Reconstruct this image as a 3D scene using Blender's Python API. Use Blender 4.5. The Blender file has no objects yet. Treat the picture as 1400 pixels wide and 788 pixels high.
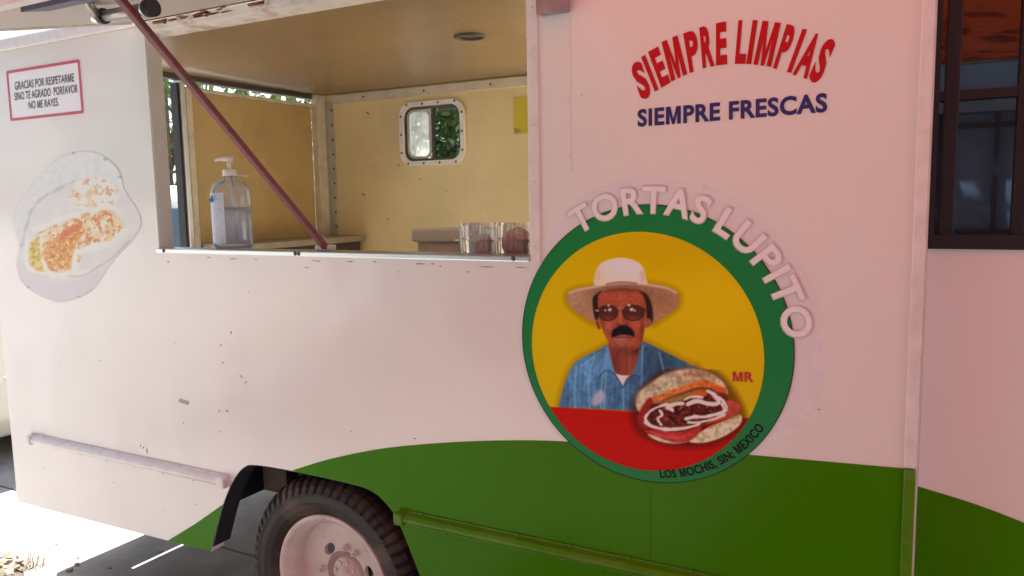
import bpy, bmesh, math, random
import numpy as np
from mathutils import Vector, Matrix, Euler
from mathutils.geometry import tessellate_polygon

random.seed(7)
RNG = np.random.RandomState(11)
S = bpy.context.scene
COL = S.collection
PI = math.pi

# ------------------------------------------------------------------ camera
FPX = 1066.28                       # focal length in pixels of a 1400 px wide frame
AX = np.array([0.88061819, 0.03765219, -0.47232819])     # world X, Y, Z seen in camera axes (right, down, forward)
AY = np.array([0.47348579, -0.10772613, 0.87418893])
AZ = np.array([-0.01796696, -0.99346736, -0.11269336])
RM = np.array([AX, AY, AZ]).T
CAM = np.array([0.0, -1.75, 1.56])
cd = bpy.data.cameras.new('camera'); cam = bpy.data.objects.new('camera', cd); COL.objects.link(cam)
cd.sensor_width = 36.0; cd.lens = FPX * 36.0 / 1400.0; cd.clip_start = 0.05; cd.clip_end = 2000
r_, u_, b_ = RM.T @ np.array([1, 0, 0]), -(RM.T @ np.array([0, 1, 0])), -(RM.T @ np.array([0, 0, 1]))
cam.matrix_world = Matrix(((r_[0], u_[0], b_[0], CAM[0]), (r_[1], u_[1], b_[1], CAM[1]), (r_[2], u_[2], b_[2], CAM[2]), (0, 0, 0, 1)))
S.camera = cam

# ------------------------------------------------------------------ light
SUN = Vector((-0.37, 0.30, 1.0)).normalized()            # direction to the sun
w = bpy.data.worlds.new('World'); S.world = w; w.use_nodes = True
nt = w.node_tree; nt.nodes.clear()
wo = nt.nodes.new('ShaderNodeOutputWorld'); bg = nt.nodes.new('ShaderNodeBackground'); sk = nt.nodes.new('ShaderNodeTexSky')
sk.sky_type = 'NISHITA'; sk.sun_disc = False
sk.sun_elevation = math.asin(SUN.z); sk.sun_rotation = math.atan2(SUN.x, SUN.y)
sk.dust_density = 2.5
bg.inputs[1].default_value = 0.10
nt.links.new(sk.outputs[0], bg.inputs[0]); nt.links.new(bg.outputs[0], wo.inputs[0])
sl = bpy.data.lights.new('sun', 'SUN'); sl.energy = 5.0; sl.angle = math.radians(0.5); sl.color = (1.0, 0.95, 0.87)
so = bpy.data.objects.new('sun', sl); COL.objects.link(so); so.location = (-6, 5, 16)
so.rotation_euler = SUN.to_track_quat('Z', 'Y').to_euler()
S.view_settings.view_transform = 'Standard'; S.view_settings.look = 'None'; S.view_settings.gamma = 1
S.view_settings.exposure = 2.12
S.view_settings.use_curve_mapping = False
S.render.engine = 'CYCLES'
try:
    S.cycles.max_bounces = 10; S.cycles.diffuse_bounces = 6; S.cycles.transparent_max_bounces = 16
except Exception: pass

# ------------------------------------------------------------------ helpers
def pl(px, py, y=0.0):                                   # photo pixel -> point on the plane y = const
    d = RM.T @ np.array([px - 700.0, py - 394.0, FPX]); t = (y - CAM[1]) / d[1]
    return CAM + t * d
def plx(px, py, x):
    d = RM.T @ np.array([px - 700.0, py - 394.0, FPX]); t = (x - CAM[0]) / d[0]
    return CAM + t * d
def project(x, y, z):                                    # arrays of world points -> photo pixels
    X, Y, Z = x - CAM[0], y - CAM[1], z - CAM[2]
    q = [RM[i, 0] * X + RM[i, 1] * Y + RM[i, 2] * Z for i in range(3)]
    return 700 + FPX * q[0] / q[2], 394 + FPX * q[1] / q[2]
def srgb(r, g, b):
    return tuple((c / 255 / 12.92) if c <= 10.3 else ((c / 255 + 0.055) / 1.055) ** 2.4 for c in (r, g, b))

WORLD_OF = {}
def setp(o, parent):
    if parent is not None:
        o.parent = parent
        o.matrix_parent_inverse = WORLD_OF.get(parent.name, Matrix()).inverted()
def thing(name, label, cat, loc=(0, 0, 0), group=None):
    o = bpy.data.objects.new(name, None); COL.objects.link(o); o.location = loc; o.empty_display_size = 0.2
    WORLD_OF[o.name] = Matrix.Translation(loc)
    o['label'] = label; o['category'] = cat
    if group: o['group'] = group
    return o
def tag(o, label=None, cat=None, group=None, kind=None):
    for k, v in (('label', label), ('category', cat), ('group', group), ('kind', kind)):
        if v: o[k] = v
    return o

class MB:
    def __init__(s): s.v = []; s.f = []; s.sm = []
    def add(s, vs, fs, smooth=False):
        n = len(s.v); s.v += [tuple(p) for p in vs]; s.f += [tuple(i + n for i in f) for f in fs]; s.sm += [smooth] * len(fs)
        return s
    def box(s, x0, x1, y0, y1, z0, z1, bev=0.0, M=None):
        bm = bmesh.new(); bmesh.ops.create_cube(bm, size=1)
        for v in bm.verts: v.co = Vector(((x0 + x1) / 2 + v.co.x * (x1 - x0), (y0 + y1) / 2 + v.co.y * (y1 - y0), (z0 + z1) / 2 + v.co.z * (z1 - z0)))
        if bev: bmesh.ops.bevel(bm, geom=bm.edges[:], offset=bev, segments=2, affect='EDGES', profile=0.6)
        if M is not None: bmesh.ops.transform(bm, matrix=M, verts=bm.verts)
        s.frombm(bm); return s
    def frombm(s, bm, smooth=False):
        bm.verts.index_update()
        s.add([v.co[:] for v in bm.verts], [[v.index for v in f.verts] for f in bm.faces], smooth); bm.free()
    def tube(s, pts, r, n=12, cap=True):
        pts = [Vector(p) for p in pts]; rs = r if isinstance(r, (list, tuple)) else [r] * len(pts)
        vs, fs = [], []; prev = None
        for i, p in enumerate(pts):
            d = (pts[min(i + 1, len(pts) - 1)] - pts[max(i - 1, 0)]).normalized()
            if prev is None:
                a = d.orthogonal().normalized()
            else:
                a = (prev - d * prev.dot(d)).normalized()
            prev = a; b = d.cross(a)
            for k in range(n):
                t = 2 * PI * k / n; vs.append(p + (a * math.cos(t) + b * math.sin(t)) * rs[i])
        for i in range(len(pts) - 1):
            for k in range(n): fs.append((i * n + k, i * n + (k + 1) % n, (i + 1) * n + (k + 1) % n, (i + 1) * n + k))
        s.add(vs, fs, True)
        if cap:
            m = len(s.v) - len(vs)
            s.f.append(tuple(m + k for k in reversed(range(n)))); s.sm.append(False)
            s.f.append(tuple(m + (len(pts) - 1) * n + k for k in range(n))); s.sm.append(False)
        return s
    def lathe(s, prof, M, n=32, close=False, smooth=True):   # prof: (r, h) along local z
        vs, fs = [], []
        for r, h in prof:
            for k in range(n):
                t = 2 * PI * k / n; vs.append(M @ Vector((r * math.cos(t), r * math.sin(t), h)))
        m = len(prof); rng = m if close else m - 1
        for i in range(rng):
            j = (i + 1) % m
            for k in range(n): fs.append((i * n + k, i * n + (k + 1) % n, j * n + (k + 1) % n, j * n + k))
        s.add(vs, fs, smooth); return s
    def prism(s, poly, y0, y1):                            # poly in (x, z)
        return s.plate([poly], y0, y1)
    def plate(s, loops, y0, y1, tf=None):                  # loops (x, z): outline then holes; front at y0, back at y1
        L = [[Vector((p[0], p[1], 0)) for p in lp] for lp in loops]
        flat = [p for lp in L for p in lp]; n = len(flat)
        tris = tessellate_polygon(L)
        fx = tf or (lambda x, y, z: (x, y, z))
        vs = [fx(p.x, y0, p.y) for p in flat] + [fx(p.x, y1, p.y) for p in flat]
        fs = []
        for a, b, c in tris:
            A, B, C_ = flat[a], flat[b], flat[c]
            ccw = (B - A).cross(C_ - A).z > 0
            if not ccw: a, c = c, a
            fs.append((a, b, c)); fs.append((c + n, b + n, a + n))
        st = 0
        for lp in L:
            m = len(lp)
            for i in range(m):
                a, b = st + i, st + (i + 1) % m
                fs.append((a, a + n, b + n, b))
            st += m
        s.add(vs, fs); return s
    def build(s, name, mat, parent=None, smooth=None, normals=True):
        me = bpy.data.meshes.new(name); me.from_pydata(s.v, [], s.f); me.update()
        if len(me.polygons) == len(s.sm):
            me.polygons.foreach_set('use_smooth', s.sm if smooth is None else [smooth] * len(s.sm))
        if normals:
            bm = bmesh.new(); bm.from_mesh(me); bmesh.ops.recalc_face_normals(bm, faces=bm.faces); bm.to_mesh(me); bm.free()
        if mat is not None: me.materials.append(mat)
        o = bpy.data.objects.new(name, me); COL.objects.link(o); setp(o, parent)
        return o
def share(o, name, delta, parent):                       # a copy sharing mesh data, moved by delta
    c = bpy.data.objects.new(name, o.data); COL.objects.link(c); c.location = delta; setp(c, parent); return c

def bez(pts, n=8, closed=True):                          # Catmull-Rom through points
    P = [np.array(p, float) for p in pts]; m = len(P); out = []
    for i in range(m if closed else m - 1):
        g = (lambda k: P[k % m]) if closed else (lambda k: P[min(max(k, 0), m - 1)])
        p0, p1, p2, p3 = g(i - 1), g(i), g(i + 1), g(i + 2)
        for t in np.linspace(0, 1, n, endpoint=False):
            out.append(tuple(0.5 * ((2 * p1) + (-p0 + p2) * t + (2 * p0 - 5 * p1 + 4 * p2 - p3) * t * t + (-p0 + 3 * p1 - 3 * p2 + p3) * t ** 3)))
    if not closed: out.append(tuple(P[-1]))
    return out
def circ(cx, cz, r, n=96, a0=0, a1=2 * PI):
    return [(cx + r * math.cos(a0 + (a1 - a0) * i / n), cz + r * math.sin(a0 + (a1 - a0) * i / n)) for i in range(n)]
def rrect(x0, x1, z0, z1, r, n=6):
    out = []
    for cx, cz, a in ((x1 - r, z1 - r, 0), (x0 + r, z1 - r, PI / 2), (x0 + r, z0 + r, PI), (x1 - r, z0 + r, 1.5 * PI)):
        for i in range(n + 1):
            t = a + PI / 2 * i / n; out.append((cx + r * math.cos(t), cz + r * math.sin(t)))
    return out

# ------------------------------------------------------------------ materials
def newmat(name):
    m = bpy.data.materials.new(name); m.use_nodes = True
    return m, m.node_tree, m.node_tree.nodes['Principled BSDF']
def pm(name, col, rough=0.5, metal=0.0, var=0.12, scale=6.0, bump=0.0, bscale=60.0, bdist=0.01, coat=0.0, dirt=None, dirt_amt=0.0, dirt_scale=5.0, spec=0.5, rvar=0.08, wave=0.0, wscale=1.2, stretch=None):
    m, t, b = newmat(name); N, L = t.nodes, t.links
    b.inputs['Roughness'].default_value = rough; b.inputs['Metallic'].default_value = metal
    b.inputs['Specular IOR Level'].default_value = spec
    if coat: b.inputs['Coat Weight'].default_value = coat; b.inputs['Coat Roughness'].default_value = 0.08
    tc = N.new('ShaderNodeTexCoord'); vec = tc.outputs['Object']
    if stretch:
        mp = N.new('ShaderNodeMapping'); mp.inputs['Scale'].default_value = stretch; L.new(vec, mp.inputs[0]); vec = mp.outputs[0]
    n1 = N.new('ShaderNodeTexNoise'); n1.inputs['Scale'].default_value = scale; n1.inputs['Detail'].default_value = 6; L.new(vec, n1.inputs['Vector'])
    rp = N.new('ShaderNodeValToRGB'); c = Vector(col)
    rp.color_ramp.elements[0].position = 0.3; rp.color_ramp.elements[1].position = 0.7
    rp.color_ramp.elements[0].color = (*(c * (1 - var)), 1); rp.color_ramp.elements[1].color = (*[min(1, x) for x in c * (1 + var * 0.6)], 1)
    L.new(n1.outputs[0], rp.inputs[0]); out = rp.outputs[0]
    if dirt is not None:
        n2 = N.new('ShaderNodeTexNoise'); n2.inputs['Scale'].default_value = dirt_scale; n2.inputs['Detail'].default_value = 9; n2.inputs['Roughness'].default_value = 0.65
        L.new(vec, n2.inputs['Vector'])
        r2 = N.new('ShaderNodeValToRGB'); r2.color_ramp.elements[0].position = 0.5; r2.color_ramp.elements[1].position = 0.75
        r2.color_ramp.elements[0].color = (0, 0, 0, 1); r2.color_ramp.elements[1].color = (dirt_amt,) * 3 + (1,)
        L.new(n2.outputs[0], r2.inputs[0])
        mx = N.new('ShaderNodeMix'); mx.data_type = 'RGBA'; L.new(r2.outputs[0], mx.inputs[0]); L.new(out, mx.inputs[6]); mx.inputs[7].default_value = (*dirt, 1); out = mx.outputs[2]
    L.new(out, b.inputs['Base Color'])
    if rvar:
        mr = N.new('ShaderNodeMapRange'); mr.inputs[3].default_value = max(0.02, rough - rvar); mr.inputs[4].default_value = min(1, rough + rvar)
        L.new(n1.outputs[0], mr.inputs[0]); L.new(mr.outputs[0], b.inputs['Roughness'])
    nrm = None
    if bump:
        n3 = N.new('ShaderNodeTexNoise'); n3.inputs['Scale'].default_value = bscale; n3.inputs['Detail'].default_value = 4; L.new(vec, n3.inputs['Vector'])
        bp = N.new('ShaderNodeBump'); bp.inputs['Strength'].default_value = bump; bp.inputs['Distance'].default_value = bdist; L.new(n3.outputs[0], bp.inputs['Height']); nrm = bp.outputs[0]
    if wave:
        n4 = N.new('ShaderNodeTexNoise'); n4.inputs['Scale'].default_value = wscale; n4.inputs['Detail'].default_value = 2; L.new(tc.outputs['Object'], n4.inputs['Vector'])
        b4 = N.new('ShaderNodeBump'); b4.inputs['Strength'].default_value = 1.0; b4.inputs['Distance'].default_value = wave; L.new(n4.outputs[0], b4.inputs['Height'])
        if nrm: L.new(nrm, b4.inputs['Normal'])
        nrm = b4.outputs[0]
    if nrm: L.new(nrm, b.inputs['Normal'])
    return m
def glass(name, tint, refl_rough=0.02, ior=1.5, grime_sheen=0.0, grime_sheen_col=(0.5, 0.5, 0.5), gscale=90):  # pale diffuse layer: grime on panes, painted-in reflections on the bottle
    m, t, b = newmat(name); N, L = t.nodes, t.links; N.remove(b)
    o = N['Material Output']; tr = N.new('ShaderNodeBsdfTransparent'); tr.inputs[0].default_value = (*tint, 1)
    gl = N.new('ShaderNodeBsdfGlossy'); gl.inputs['Roughness'].default_value = refl_rough; gl.inputs[0].default_value = (1, 1, 1, 1)
    fr = N.new('ShaderNodeFresnel'); fr.inputs[0].default_value = ior
    mx = N.new('ShaderNodeMixShader'); L.new(fr.outputs[0], mx.inputs[0]); L.new(tr.outputs[0], mx.inputs[1]); L.new(gl.outputs[0], mx.inputs[2]); out = mx.outputs[0]
    if grime_sheen:
        df = N.new('ShaderNodeBsdfTranslucent'); df.inputs[0].default_value = (*grime_sheen_col, 1)
        d2 = N.new('ShaderNodeBsdfDiffuse'); d2.inputs[0].default_value = (*grime_sheen_col, 1); ma = N.new('ShaderNodeMixShader'); L.new(df.outputs[0], ma.inputs[1]); L.new(d2.outputs[0], ma.inputs[2])
        tc = N.new('ShaderNodeTexCoord'); nz = N.new('ShaderNodeTexNoise'); nz.inputs['Scale'].default_value = gscale; nz.inputs['Detail'].default_value = 5; L.new(tc.outputs['Object'], nz.inputs['Vector'])
        mr = N.new('ShaderNodeMapRange'); mr.inputs[1].default_value = 0.4; mr.inputs[2].default_value = 0.75; mr.inputs[3].default_value = grime_sheen * 0.4; mr.inputs[4].default_value = grime_sheen; L.new(nz.outputs[0], mr.inputs[0])
        m2 = N.new('ShaderNodeMixShader'); L.new(mr.outputs[0], m2.inputs[0]); L.new(out, m2.inputs[1]); L.new(ma.outputs[0], m2.inputs[2]); out = m2.outputs[0]
    L.new(out, o.inputs[0]); return m
def cloth(name, col, trans=0.5):
    m, t, b = newmat(name); N, L = t.nodes, t.links; N.remove(b); o = N['Material Output']
    d = N.new('ShaderNodeBsdfDiffuse'); d.inputs[0].default_value = (*col, 1); r = N.new('ShaderNodeBsdfTranslucent'); r.inputs[0].default_value = (*col, 1)
    mx = N.new('ShaderNodeMixShader'); mx.inputs[0].default_value = trans; L.new(d.outputs[0], mx.inputs[1]); L.new(r.outputs[0], mx.inputs[2]); L.new(mx.outputs[0], o.inputs[0]); return m
def printmat(name, rough=0.22):
    m, t, b = newmat(name); N, L = t.nodes, t.links
    a = N.new('ShaderNodeVertexColor'); a.layer_name = 'print'; L.new(a.outputs[0], b.inputs['Base Color'])
    b.inputs['Roughness'].default_value = rough; b.inputs['Specular IOR Level'].default_value = 0.06
    return m

WHITE = (0.80, 0.765, 0.725)
M = {}
M['white'] = pm('white_body_paint', WHITE, 0.15, var=0.012, scale=1.0, bump=0.10, bscale=420, bdist=0.001, wave=0.018, wscale=1.9, coat=0.2, rvar=0.04)
M['white_trim'] = pm('white_painted_trim', (0.76, 0.72, 0.69), 0.38, var=0.08, scale=25, dirt=(0.45, 0.34, 0.28), dirt_amt=0.25, dirt_scale=30)
M['rusty_trim'] = pm('chipped_white_trim', (0.74, 0.69, 0.64), 0.45, var=0.1, scale=20, dirt=(0.24, 0.10, 0.05), dirt_amt=0.95, dirt_scale=9)
M['rust'] = pm('rust', (0.20, 0.085, 0.04), 0.85, var=0.4, scale=60)
M['green'] = pm('green_body_paint', (0.052, 0.215, 0.0008), 0.13, var=0.06, scale=3, bump=0.12, bscale=380, bdist=0.002, wave=0.006, wscale=2.2, spec=0.07)
M['green_trim'] = pm('green_painted_rail', (0.075, 0.22, 0.004), 0.3, spec=0.2, var=0.12, scale=20, dirt=(0.3, 0.28, 0.1), dirt_amt=0.35, dirt_scale=16)
M['logo_green'] = pm('logo_green_vinyl', (0.02, 0.235, 0.062), 0.2, var=0.02, spec=0.1)
M['film'] = pm('clear_vinyl_film', (0.765, 0.735, 0.75), 0.26, var=0.01)
M['halo'] = pm('print_halo', (0.66, 0.56, 0.565), 0.25, var=0.02)
M['vinyl_white'] = pm('white_vinyl', (0.86, 0.84, 0.84), 0.22, var=0.02)
M['vinyl_red'] = pm('red_vinyl', (0.50, 0.005, 0.010), 0.3, var=0.03)
M['vinyl_rose'] = pm('rose_red_print', (0.55, 0.07, 0.12), 0.3, var=0.05)
M['vinyl_navy'] = pm('navy_vinyl', (0.035, 0.033, 0.16), 0.3, var=0.05)
M['vinyl_black'] = pm('black_print', (0.006, 0.008, 0.008), 0.4, var=0.05, spec=0.15)
M['vinyl_grey'] = pm('dark_grey_print', (0.05, 0.05, 0.065), 0.4, var=0.05)
M['alu'] = pm('aluminium', (0.72, 0.72, 0.70), 0.33, metal=0.9, var=0.1, scale=30, stretch=(0.3, 5, 5), rvar=0.12)
M['alu_dull'] = pm('dull_aluminium', (0.55, 0.53, 0.48), 0.5, metal=0.6, var=0.2, scale=14)
M['steel'] = pm('worn_steel', (0.42, 0.40, 0.38), 0.4, metal=0.9, var=0.35, scale=40, dirt=(0.1, 0.06, 0.04), dirt_amt=0.7, dirt_scale=25)
M['screw'] = pm('screw_steel', (0.12, 0.10, 0.09), 0.5, metal=0.6)
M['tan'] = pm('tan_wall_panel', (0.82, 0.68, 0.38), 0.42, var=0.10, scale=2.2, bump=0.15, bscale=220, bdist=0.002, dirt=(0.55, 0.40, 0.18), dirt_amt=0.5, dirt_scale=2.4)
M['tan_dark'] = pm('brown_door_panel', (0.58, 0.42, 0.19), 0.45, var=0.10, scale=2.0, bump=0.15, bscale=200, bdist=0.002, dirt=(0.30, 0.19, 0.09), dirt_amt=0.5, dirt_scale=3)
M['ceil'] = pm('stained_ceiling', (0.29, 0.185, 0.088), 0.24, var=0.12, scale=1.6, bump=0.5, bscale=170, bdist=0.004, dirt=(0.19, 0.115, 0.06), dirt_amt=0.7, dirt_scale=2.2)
M['cream'] = pm('cream_trim', (0.70, 0.64, 0.50), 0.45, var=0.1, scale=18, dirt=(0.35, 0.24, 0.12), dirt_amt=0.5, dirt_scale=10)
M['dark'] = pm('dark_underside', (0.03, 0.03, 0.035), 0.8, var=0.3)
M['navy'] = pm('dark_navy_liner', (0.022, 0.022, 0.032), 0.6, var=0.2)
M['brown_metal'] = pm('brown_chassis', (0.09, 0.065, 0.05), 0.7, var=0.3, scale=20)
M['rubber'] = pm('tyre_rubber', (0.026, 0.020, 0.017), 0.62, var=0.35, scale=18, bump=0.3, bscale=90, bdist=0.003, dirt=(0.15, 0.10, 0.07), dirt_amt=0.95, dirt_scale=7)
M['rim'] = pm('pinkish_white_rim', (0.70, 0.60, 0.55), 0.4, var=0.08, scale=14, dirt=(0.3, 0.18, 0.12), dirt_amt=0.5, dirt_scale=12)
M['redrod'] = pm('chipped_red_paint', (0.185, 0.028, 0.032), 0.5, var=0.3, scale=50, bump=0.3, bscale=150, bdist=0.002, dirt=(0.07, 0.05, 0.05), dirt_amt=0.8, dirt_scale=22)
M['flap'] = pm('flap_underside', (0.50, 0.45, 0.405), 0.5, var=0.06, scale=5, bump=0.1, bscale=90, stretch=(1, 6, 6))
M['bluegrey'] = pm('blue_grey_bracket', (0.10, 0.10, 0.17), 0.45, metal=0.3, var=0.25, scale=40)
M['blackrubber'] = pm('black_rubber_cap', (0.02, 0.018, 0.02), 0.55)
M['counter'] = pm('brushed_counter', (0.40, 0.36, 0.30), 0.4, metal=0.4, var=0.15, scale=10)
M['counter_dark'] = pm('dark_counter', (0.07, 0.06, 0.055), 0.55, var=0.2)
M['cabframe'] = pm('dark_window_frame', (0.010, 0.006, 0.007), 0.5, var=0.2)
M['cabin'] = pm('cab_interior', (0.05, 0.048, 0.05), 0.8, var=0.3)
M['glass_clear'] = glass('clear_window_glass', (0.46, 0.50, 0.46))
M['glass_frost'] = glass('dusty_pane', (0.75, 0.8, 0.75), grime_sheen=0.85, grime_sheen_col=(0.95, 0.95, 0.90), gscale=12)
M['glass_dark'] = glass('tinted_window_glass', (0.22, 0.25, 0.30), refl_rough=0.015, ior=1.9, grime_sheen=0.05, grime_sheen_col=(0.55, 0.6, 0.7), gscale=160)
M['lens'] = glass('clear_plastic', (0.93, 0.95, 0.95), refl_rough=0.08, ior=1.6, grime_sheen=0.22, grime_sheen_col=(0.95, 0.92, 0.9), gscale=70)

# ------------------------------------------------------------------ lettering
def raw_text(body, bold):
    cu = bpy.data.curves.new('tmp', 'FONT'); cu.body = body; cu.size = 1.0; cu.offset = bold; cu.resolution_u = 4; cu.fill_mode = 'FRONT'
    o = bpy.data.objects.new('tmp', cu); COL.objects.link(o)
    dg = bpy.context.evaluated_depsgraph_get(); me = bpy.data.meshes.new_from_object(o.evaluated_get(dg))
    bm = bmesh.new(); bm.from_mesh(me); bpy.data.objects.remove(o); bpy.data.curves.remove(cu); bpy.data.meshes.remove(me)
    bmesh.ops.remove_doubles(bm, verts=bm.verts, dist=1e-5); bmesh.ops.triangulate(bm, faces=bm.faces)
    return bm
def width(bm):
    xs = [v.co.x for v in bm.verts]; bm.free(); return max(xs) - min(xs)
ADV = {}
def advance(ch):
    if ch not in ADV: ADV[ch] = width(raw_text('H' + ch + 'H', 0)) - width(raw_text('HH', 0))
    return ADV[ch]
def glyph(ch, bold):
    if ch == 'M':                                         # drawn by hand: the bold offset folds its inner corners
        ca = max(v.co.y for v in raw_text('H', 0).verts); w_ = advance('M'); x0, x1 = 0.08 - bold, w_ - 0.08 + bold; lo, hi = -bold, ca + bold; st = 0.095 + 2 * bold; mid = (x0 + x1) / 2; dg_ = st * 1.05
        P = [(x0, lo), (x0 + st, lo), (x0 + st, hi - 0.30), (mid - st * 0.36, lo), (mid + st * 0.36, lo), (x1 - st, hi - 0.30), (x1 - st, lo), (x1, lo), (x1, hi), (x1 - dg_ - 0.035, hi), (mid, lo + st * 1.15 + 0.04), (x0 + dg_ + 0.035, hi), (x0, hi)]
        bm = bmesh.new(); vs = [bm.verts.new((p[0], p[1], 0)) for p in P]
        for t in tessellate_polygon([[Vector((p[0], p[1], 0)) for p in P]]): bm.faces.new([vs[i] for i in t])
        return bm
    return raw_text(ch, bold)
def text_mesh(body, bold=0.0, track=0.0):                # -> verts normalised to the unit box, triangle faces
    V, F, x = [], [], 0.0
    for ch in body:
        if ch != ' ':
            bm = glyph(ch, bold)
            for _ in range(2):
                lg = [e for e in bm.edges if e.calc_length() > 0.22]
                if lg: bmesh.ops.subdivide_edges(bm, edges=lg, cuts=1); bmesh.ops.triangulate(bm, faces=bm.faces)
            bm.verts.index_update(); n = len(V)
            V += [(v.co.x + x, v.co.y) for v in bm.verts]; F += [[v.index + n for v in f.verts] for f in bm.faces]; bm.free()
        x += advance(ch) + track + bold
    V = np.array(V); lo, hi = V.min(0), V.max(0)
    return (V - lo) / (hi - lo), F, (hi - lo)
def letters(mb, body, warp, y, bold=0.0, track=0.0):
    V, F, sz = text_mesh(body, bold, track)
    vs = []
    for u, v in V:
        x, z = warp(u, v); vs.append((x, y, z))
    fs = []
    for f in F:
        a, b, c = [Vector(vs[i]) for i in f]
        fs.append(tuple(f) if (b - a).cross(c - a).y < 0 else tuple(reversed(f)))
    mb.add(vs, fs)
def quadwarp(Q):                                         # Q: BL, BR, TR, TL in photo pixels
    W = [np.array(pl(*q))[[0, 2]] for q in Q]
    return lambda u, v: tuple(W[0] * (1 - u) * (1 - v) + W[1] * u * (1 - v) + W[2] * u * v + W[3] * (1 - u) * v)
def zq(org, k, Q): return [(org[0] + a / k, org[1] + b / k) for a, b in Q]

# ------------------------------------------------------------------ printed pictures (coloured grids, flat print)
GX = RNG.rand(4, 64, 64)
def vnoise1(px, py, s, k=0):
    x, y = px / s + 7.3 * k, py / s + 3.1 * k
    xi, yi = np.floor(x).astype(int), np.floor(y).astype(int); fx, fy = x - xi, y - yi
    fx = fx * fx * (3 - 2 * fx); fy = fy * fy * (3 - 2 * fy); G = GX[k % 4]
    g = lambda a, b: G[(yi + b) % 64, (xi + a) % 64]
    return (g(0, 0) * (1 - fx) + g(1, 0) * fx) * (1 - fy) + (g(0, 1) * (1 - fx) + g(1, 1) * fx) * fy
def vnoise(px, py, s, k=0):                              # two rotated octaves, so no grid shows
    a, b = px * 0.83 + py * 0.56, py * 0.83 - px * 0.56; c, d = px * 0.42 - py * 0.91, py * 0.42 + px * 0.91
    return np.clip(0.5 + 1.25 * (0.62 * vnoise1(a, b, s, k) + 0.38 * vnoise1(c, d, s * 0.47, k + 1) - 0.5), 0, 1)
def sdpoly(px, py, poly):
    P = np.array(poly, float); d = np.full(px.shape, 1e9); ins = np.zeros(px.shape, bool); n = len(P)
    for i in range(n):
        a, b = P[i], P[(i + 1) % n]; e = b - a; wx, wy = px - a[0], py - a[1]
        t = np.clip((wx * e[0] + wy * e[1]) / max(e @ e, 1e-9), 0, 1)
        d = np.minimum(d, (wx - e[0] * t) ** 2 + (wy - e[1] * t) ** 2)
        c = ((a[1] > py) != (b[1] > py))
        with np.errstate(divide='ignore', invalid='ignore'):
            xx = a[0] + (py - a[1]) * e[0] / (e[1] if e[1] else 1e-9)
        ins ^= c & (px < xx)
    d = np.sqrt(d); return np.where(ins, -d, d)
def sdline(px, py, pts):
    d = np.full(px.shape, 1e9)
    for a, b in zip(pts[:-1], pts[1:]):
        a, b = np.array(a, float), np.array(b, float); e = b - a; wx, wy = px - a[0], py - a[1]
        t = np.clip((wx * e[0] + wy * e[1]) / max(e @ e, 1e-9), 0, 1)
        d = np.minimum(d, (wx - e[0] * t) ** 2 + (wy - e[1] * t) ** 2)
    return np.sqrt(d)
class Paint:
    def __init__(s, px, py, base): s.x, s.y = px, py; s.c = np.array(np.broadcast_to(np.array(base, float), px.shape + (3,)))
    def mix(s, m, col): s.c = s.c * (1 - m[..., None]) + np.array(col, float) * m[..., None]
    def poly(s, pts, col, soft=1.6, a=1.0, smooth=True, wob=0.0):
        d = sdpoly(s.x, s.y, bez(pts, 5) if smooth else pts)
        if wob: d = d + (vnoise(s.x, s.y, 9, 1) - 0.5) * 2 * wob
        m = np.clip(0.5 - d / (2 * soft), 0, 1); s.mix(m * a, col); return m
    def line(s, pts, wd, col, soft=1.5, a=1.0, wob=0.0):
        d = sdline(s.x, s.y, bez(pts, 5, False) if len(pts) > 2 else pts) - wd / 2
        if wob: d = d + (vnoise(s.x, s.y, 10, 2) - 0.5) * 2 * wob
        s.mix(np.clip(0.5 - d / (2 * soft), 0, 1) * a, col)
    def blob(s, cx, cy, rx, ry, col, a=1.0, mask=None):
        m = np.exp(-(((s.x - cx) / rx) ** 2 + ((s.y - cy) / ry) ** 2)) * a
        s.mix(m if mask is None else m * mask, col)
    def mul(s, f, mask=1.0): s.c = s.c * (1 + (f - 1) * mask)[..., None]
def print_grid(name, mask_fn, x0, x1, z0, z1, n, y, painter, parent, illum):
    nx = n; nz = int(n * (z1 - z0) / (x1 - x0)); xs = np.linspace(x0, x1, nx); zs = np.linspace(z0, z1, nz)
    X, Z = np.meshgrid(xs, zs); keep = mask_fn(X, Z); PX, PY = project(X, np.zeros_like(X), Z)
    Cc = np.clip(painter(PX, PY), 0, 255) / 255.0
    lin = np.where(Cc <= 0.04045, Cc / 12.92, ((Cc + 0.055) / 1.055) ** 2.4) / np.array(illum)
    lin = np.clip(lin, 0.002, 0.85)
    idx = -np.ones(X.shape, int); idx[keep] = np.arange(keep.sum())
    q = keep[:-1, :-1] & keep[1:, :-1] & keep[:-1, 1:] & keep[1:, 1:]
    F = np.stack([idx[:-1, :-1][q], idx[:-1, 1:][q], idx[1:, 1:][q], idx[1:, :-1][q]], 1)
    V = np.stack([X[keep], np.full(keep.sum(), y), Z[keep]], 1)
    me = bpy.data.meshes.new(name); me.from_pydata(V.tolist(), [], F.tolist())
    ca = me.color_attributes.new('print', 'FLOAT_COLOR', 'POINT')
    ca.data.foreach_set('color', np.concatenate([lin[keep], np.ones((keep.sum(), 1))], 1).astype(np.float32).ravel())
    me.materials.append(printmat(name + '_ink'))
    o = bpy.data.objects.new(name, me); COL.objects.link(o); setp(o, parent); return o

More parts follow.
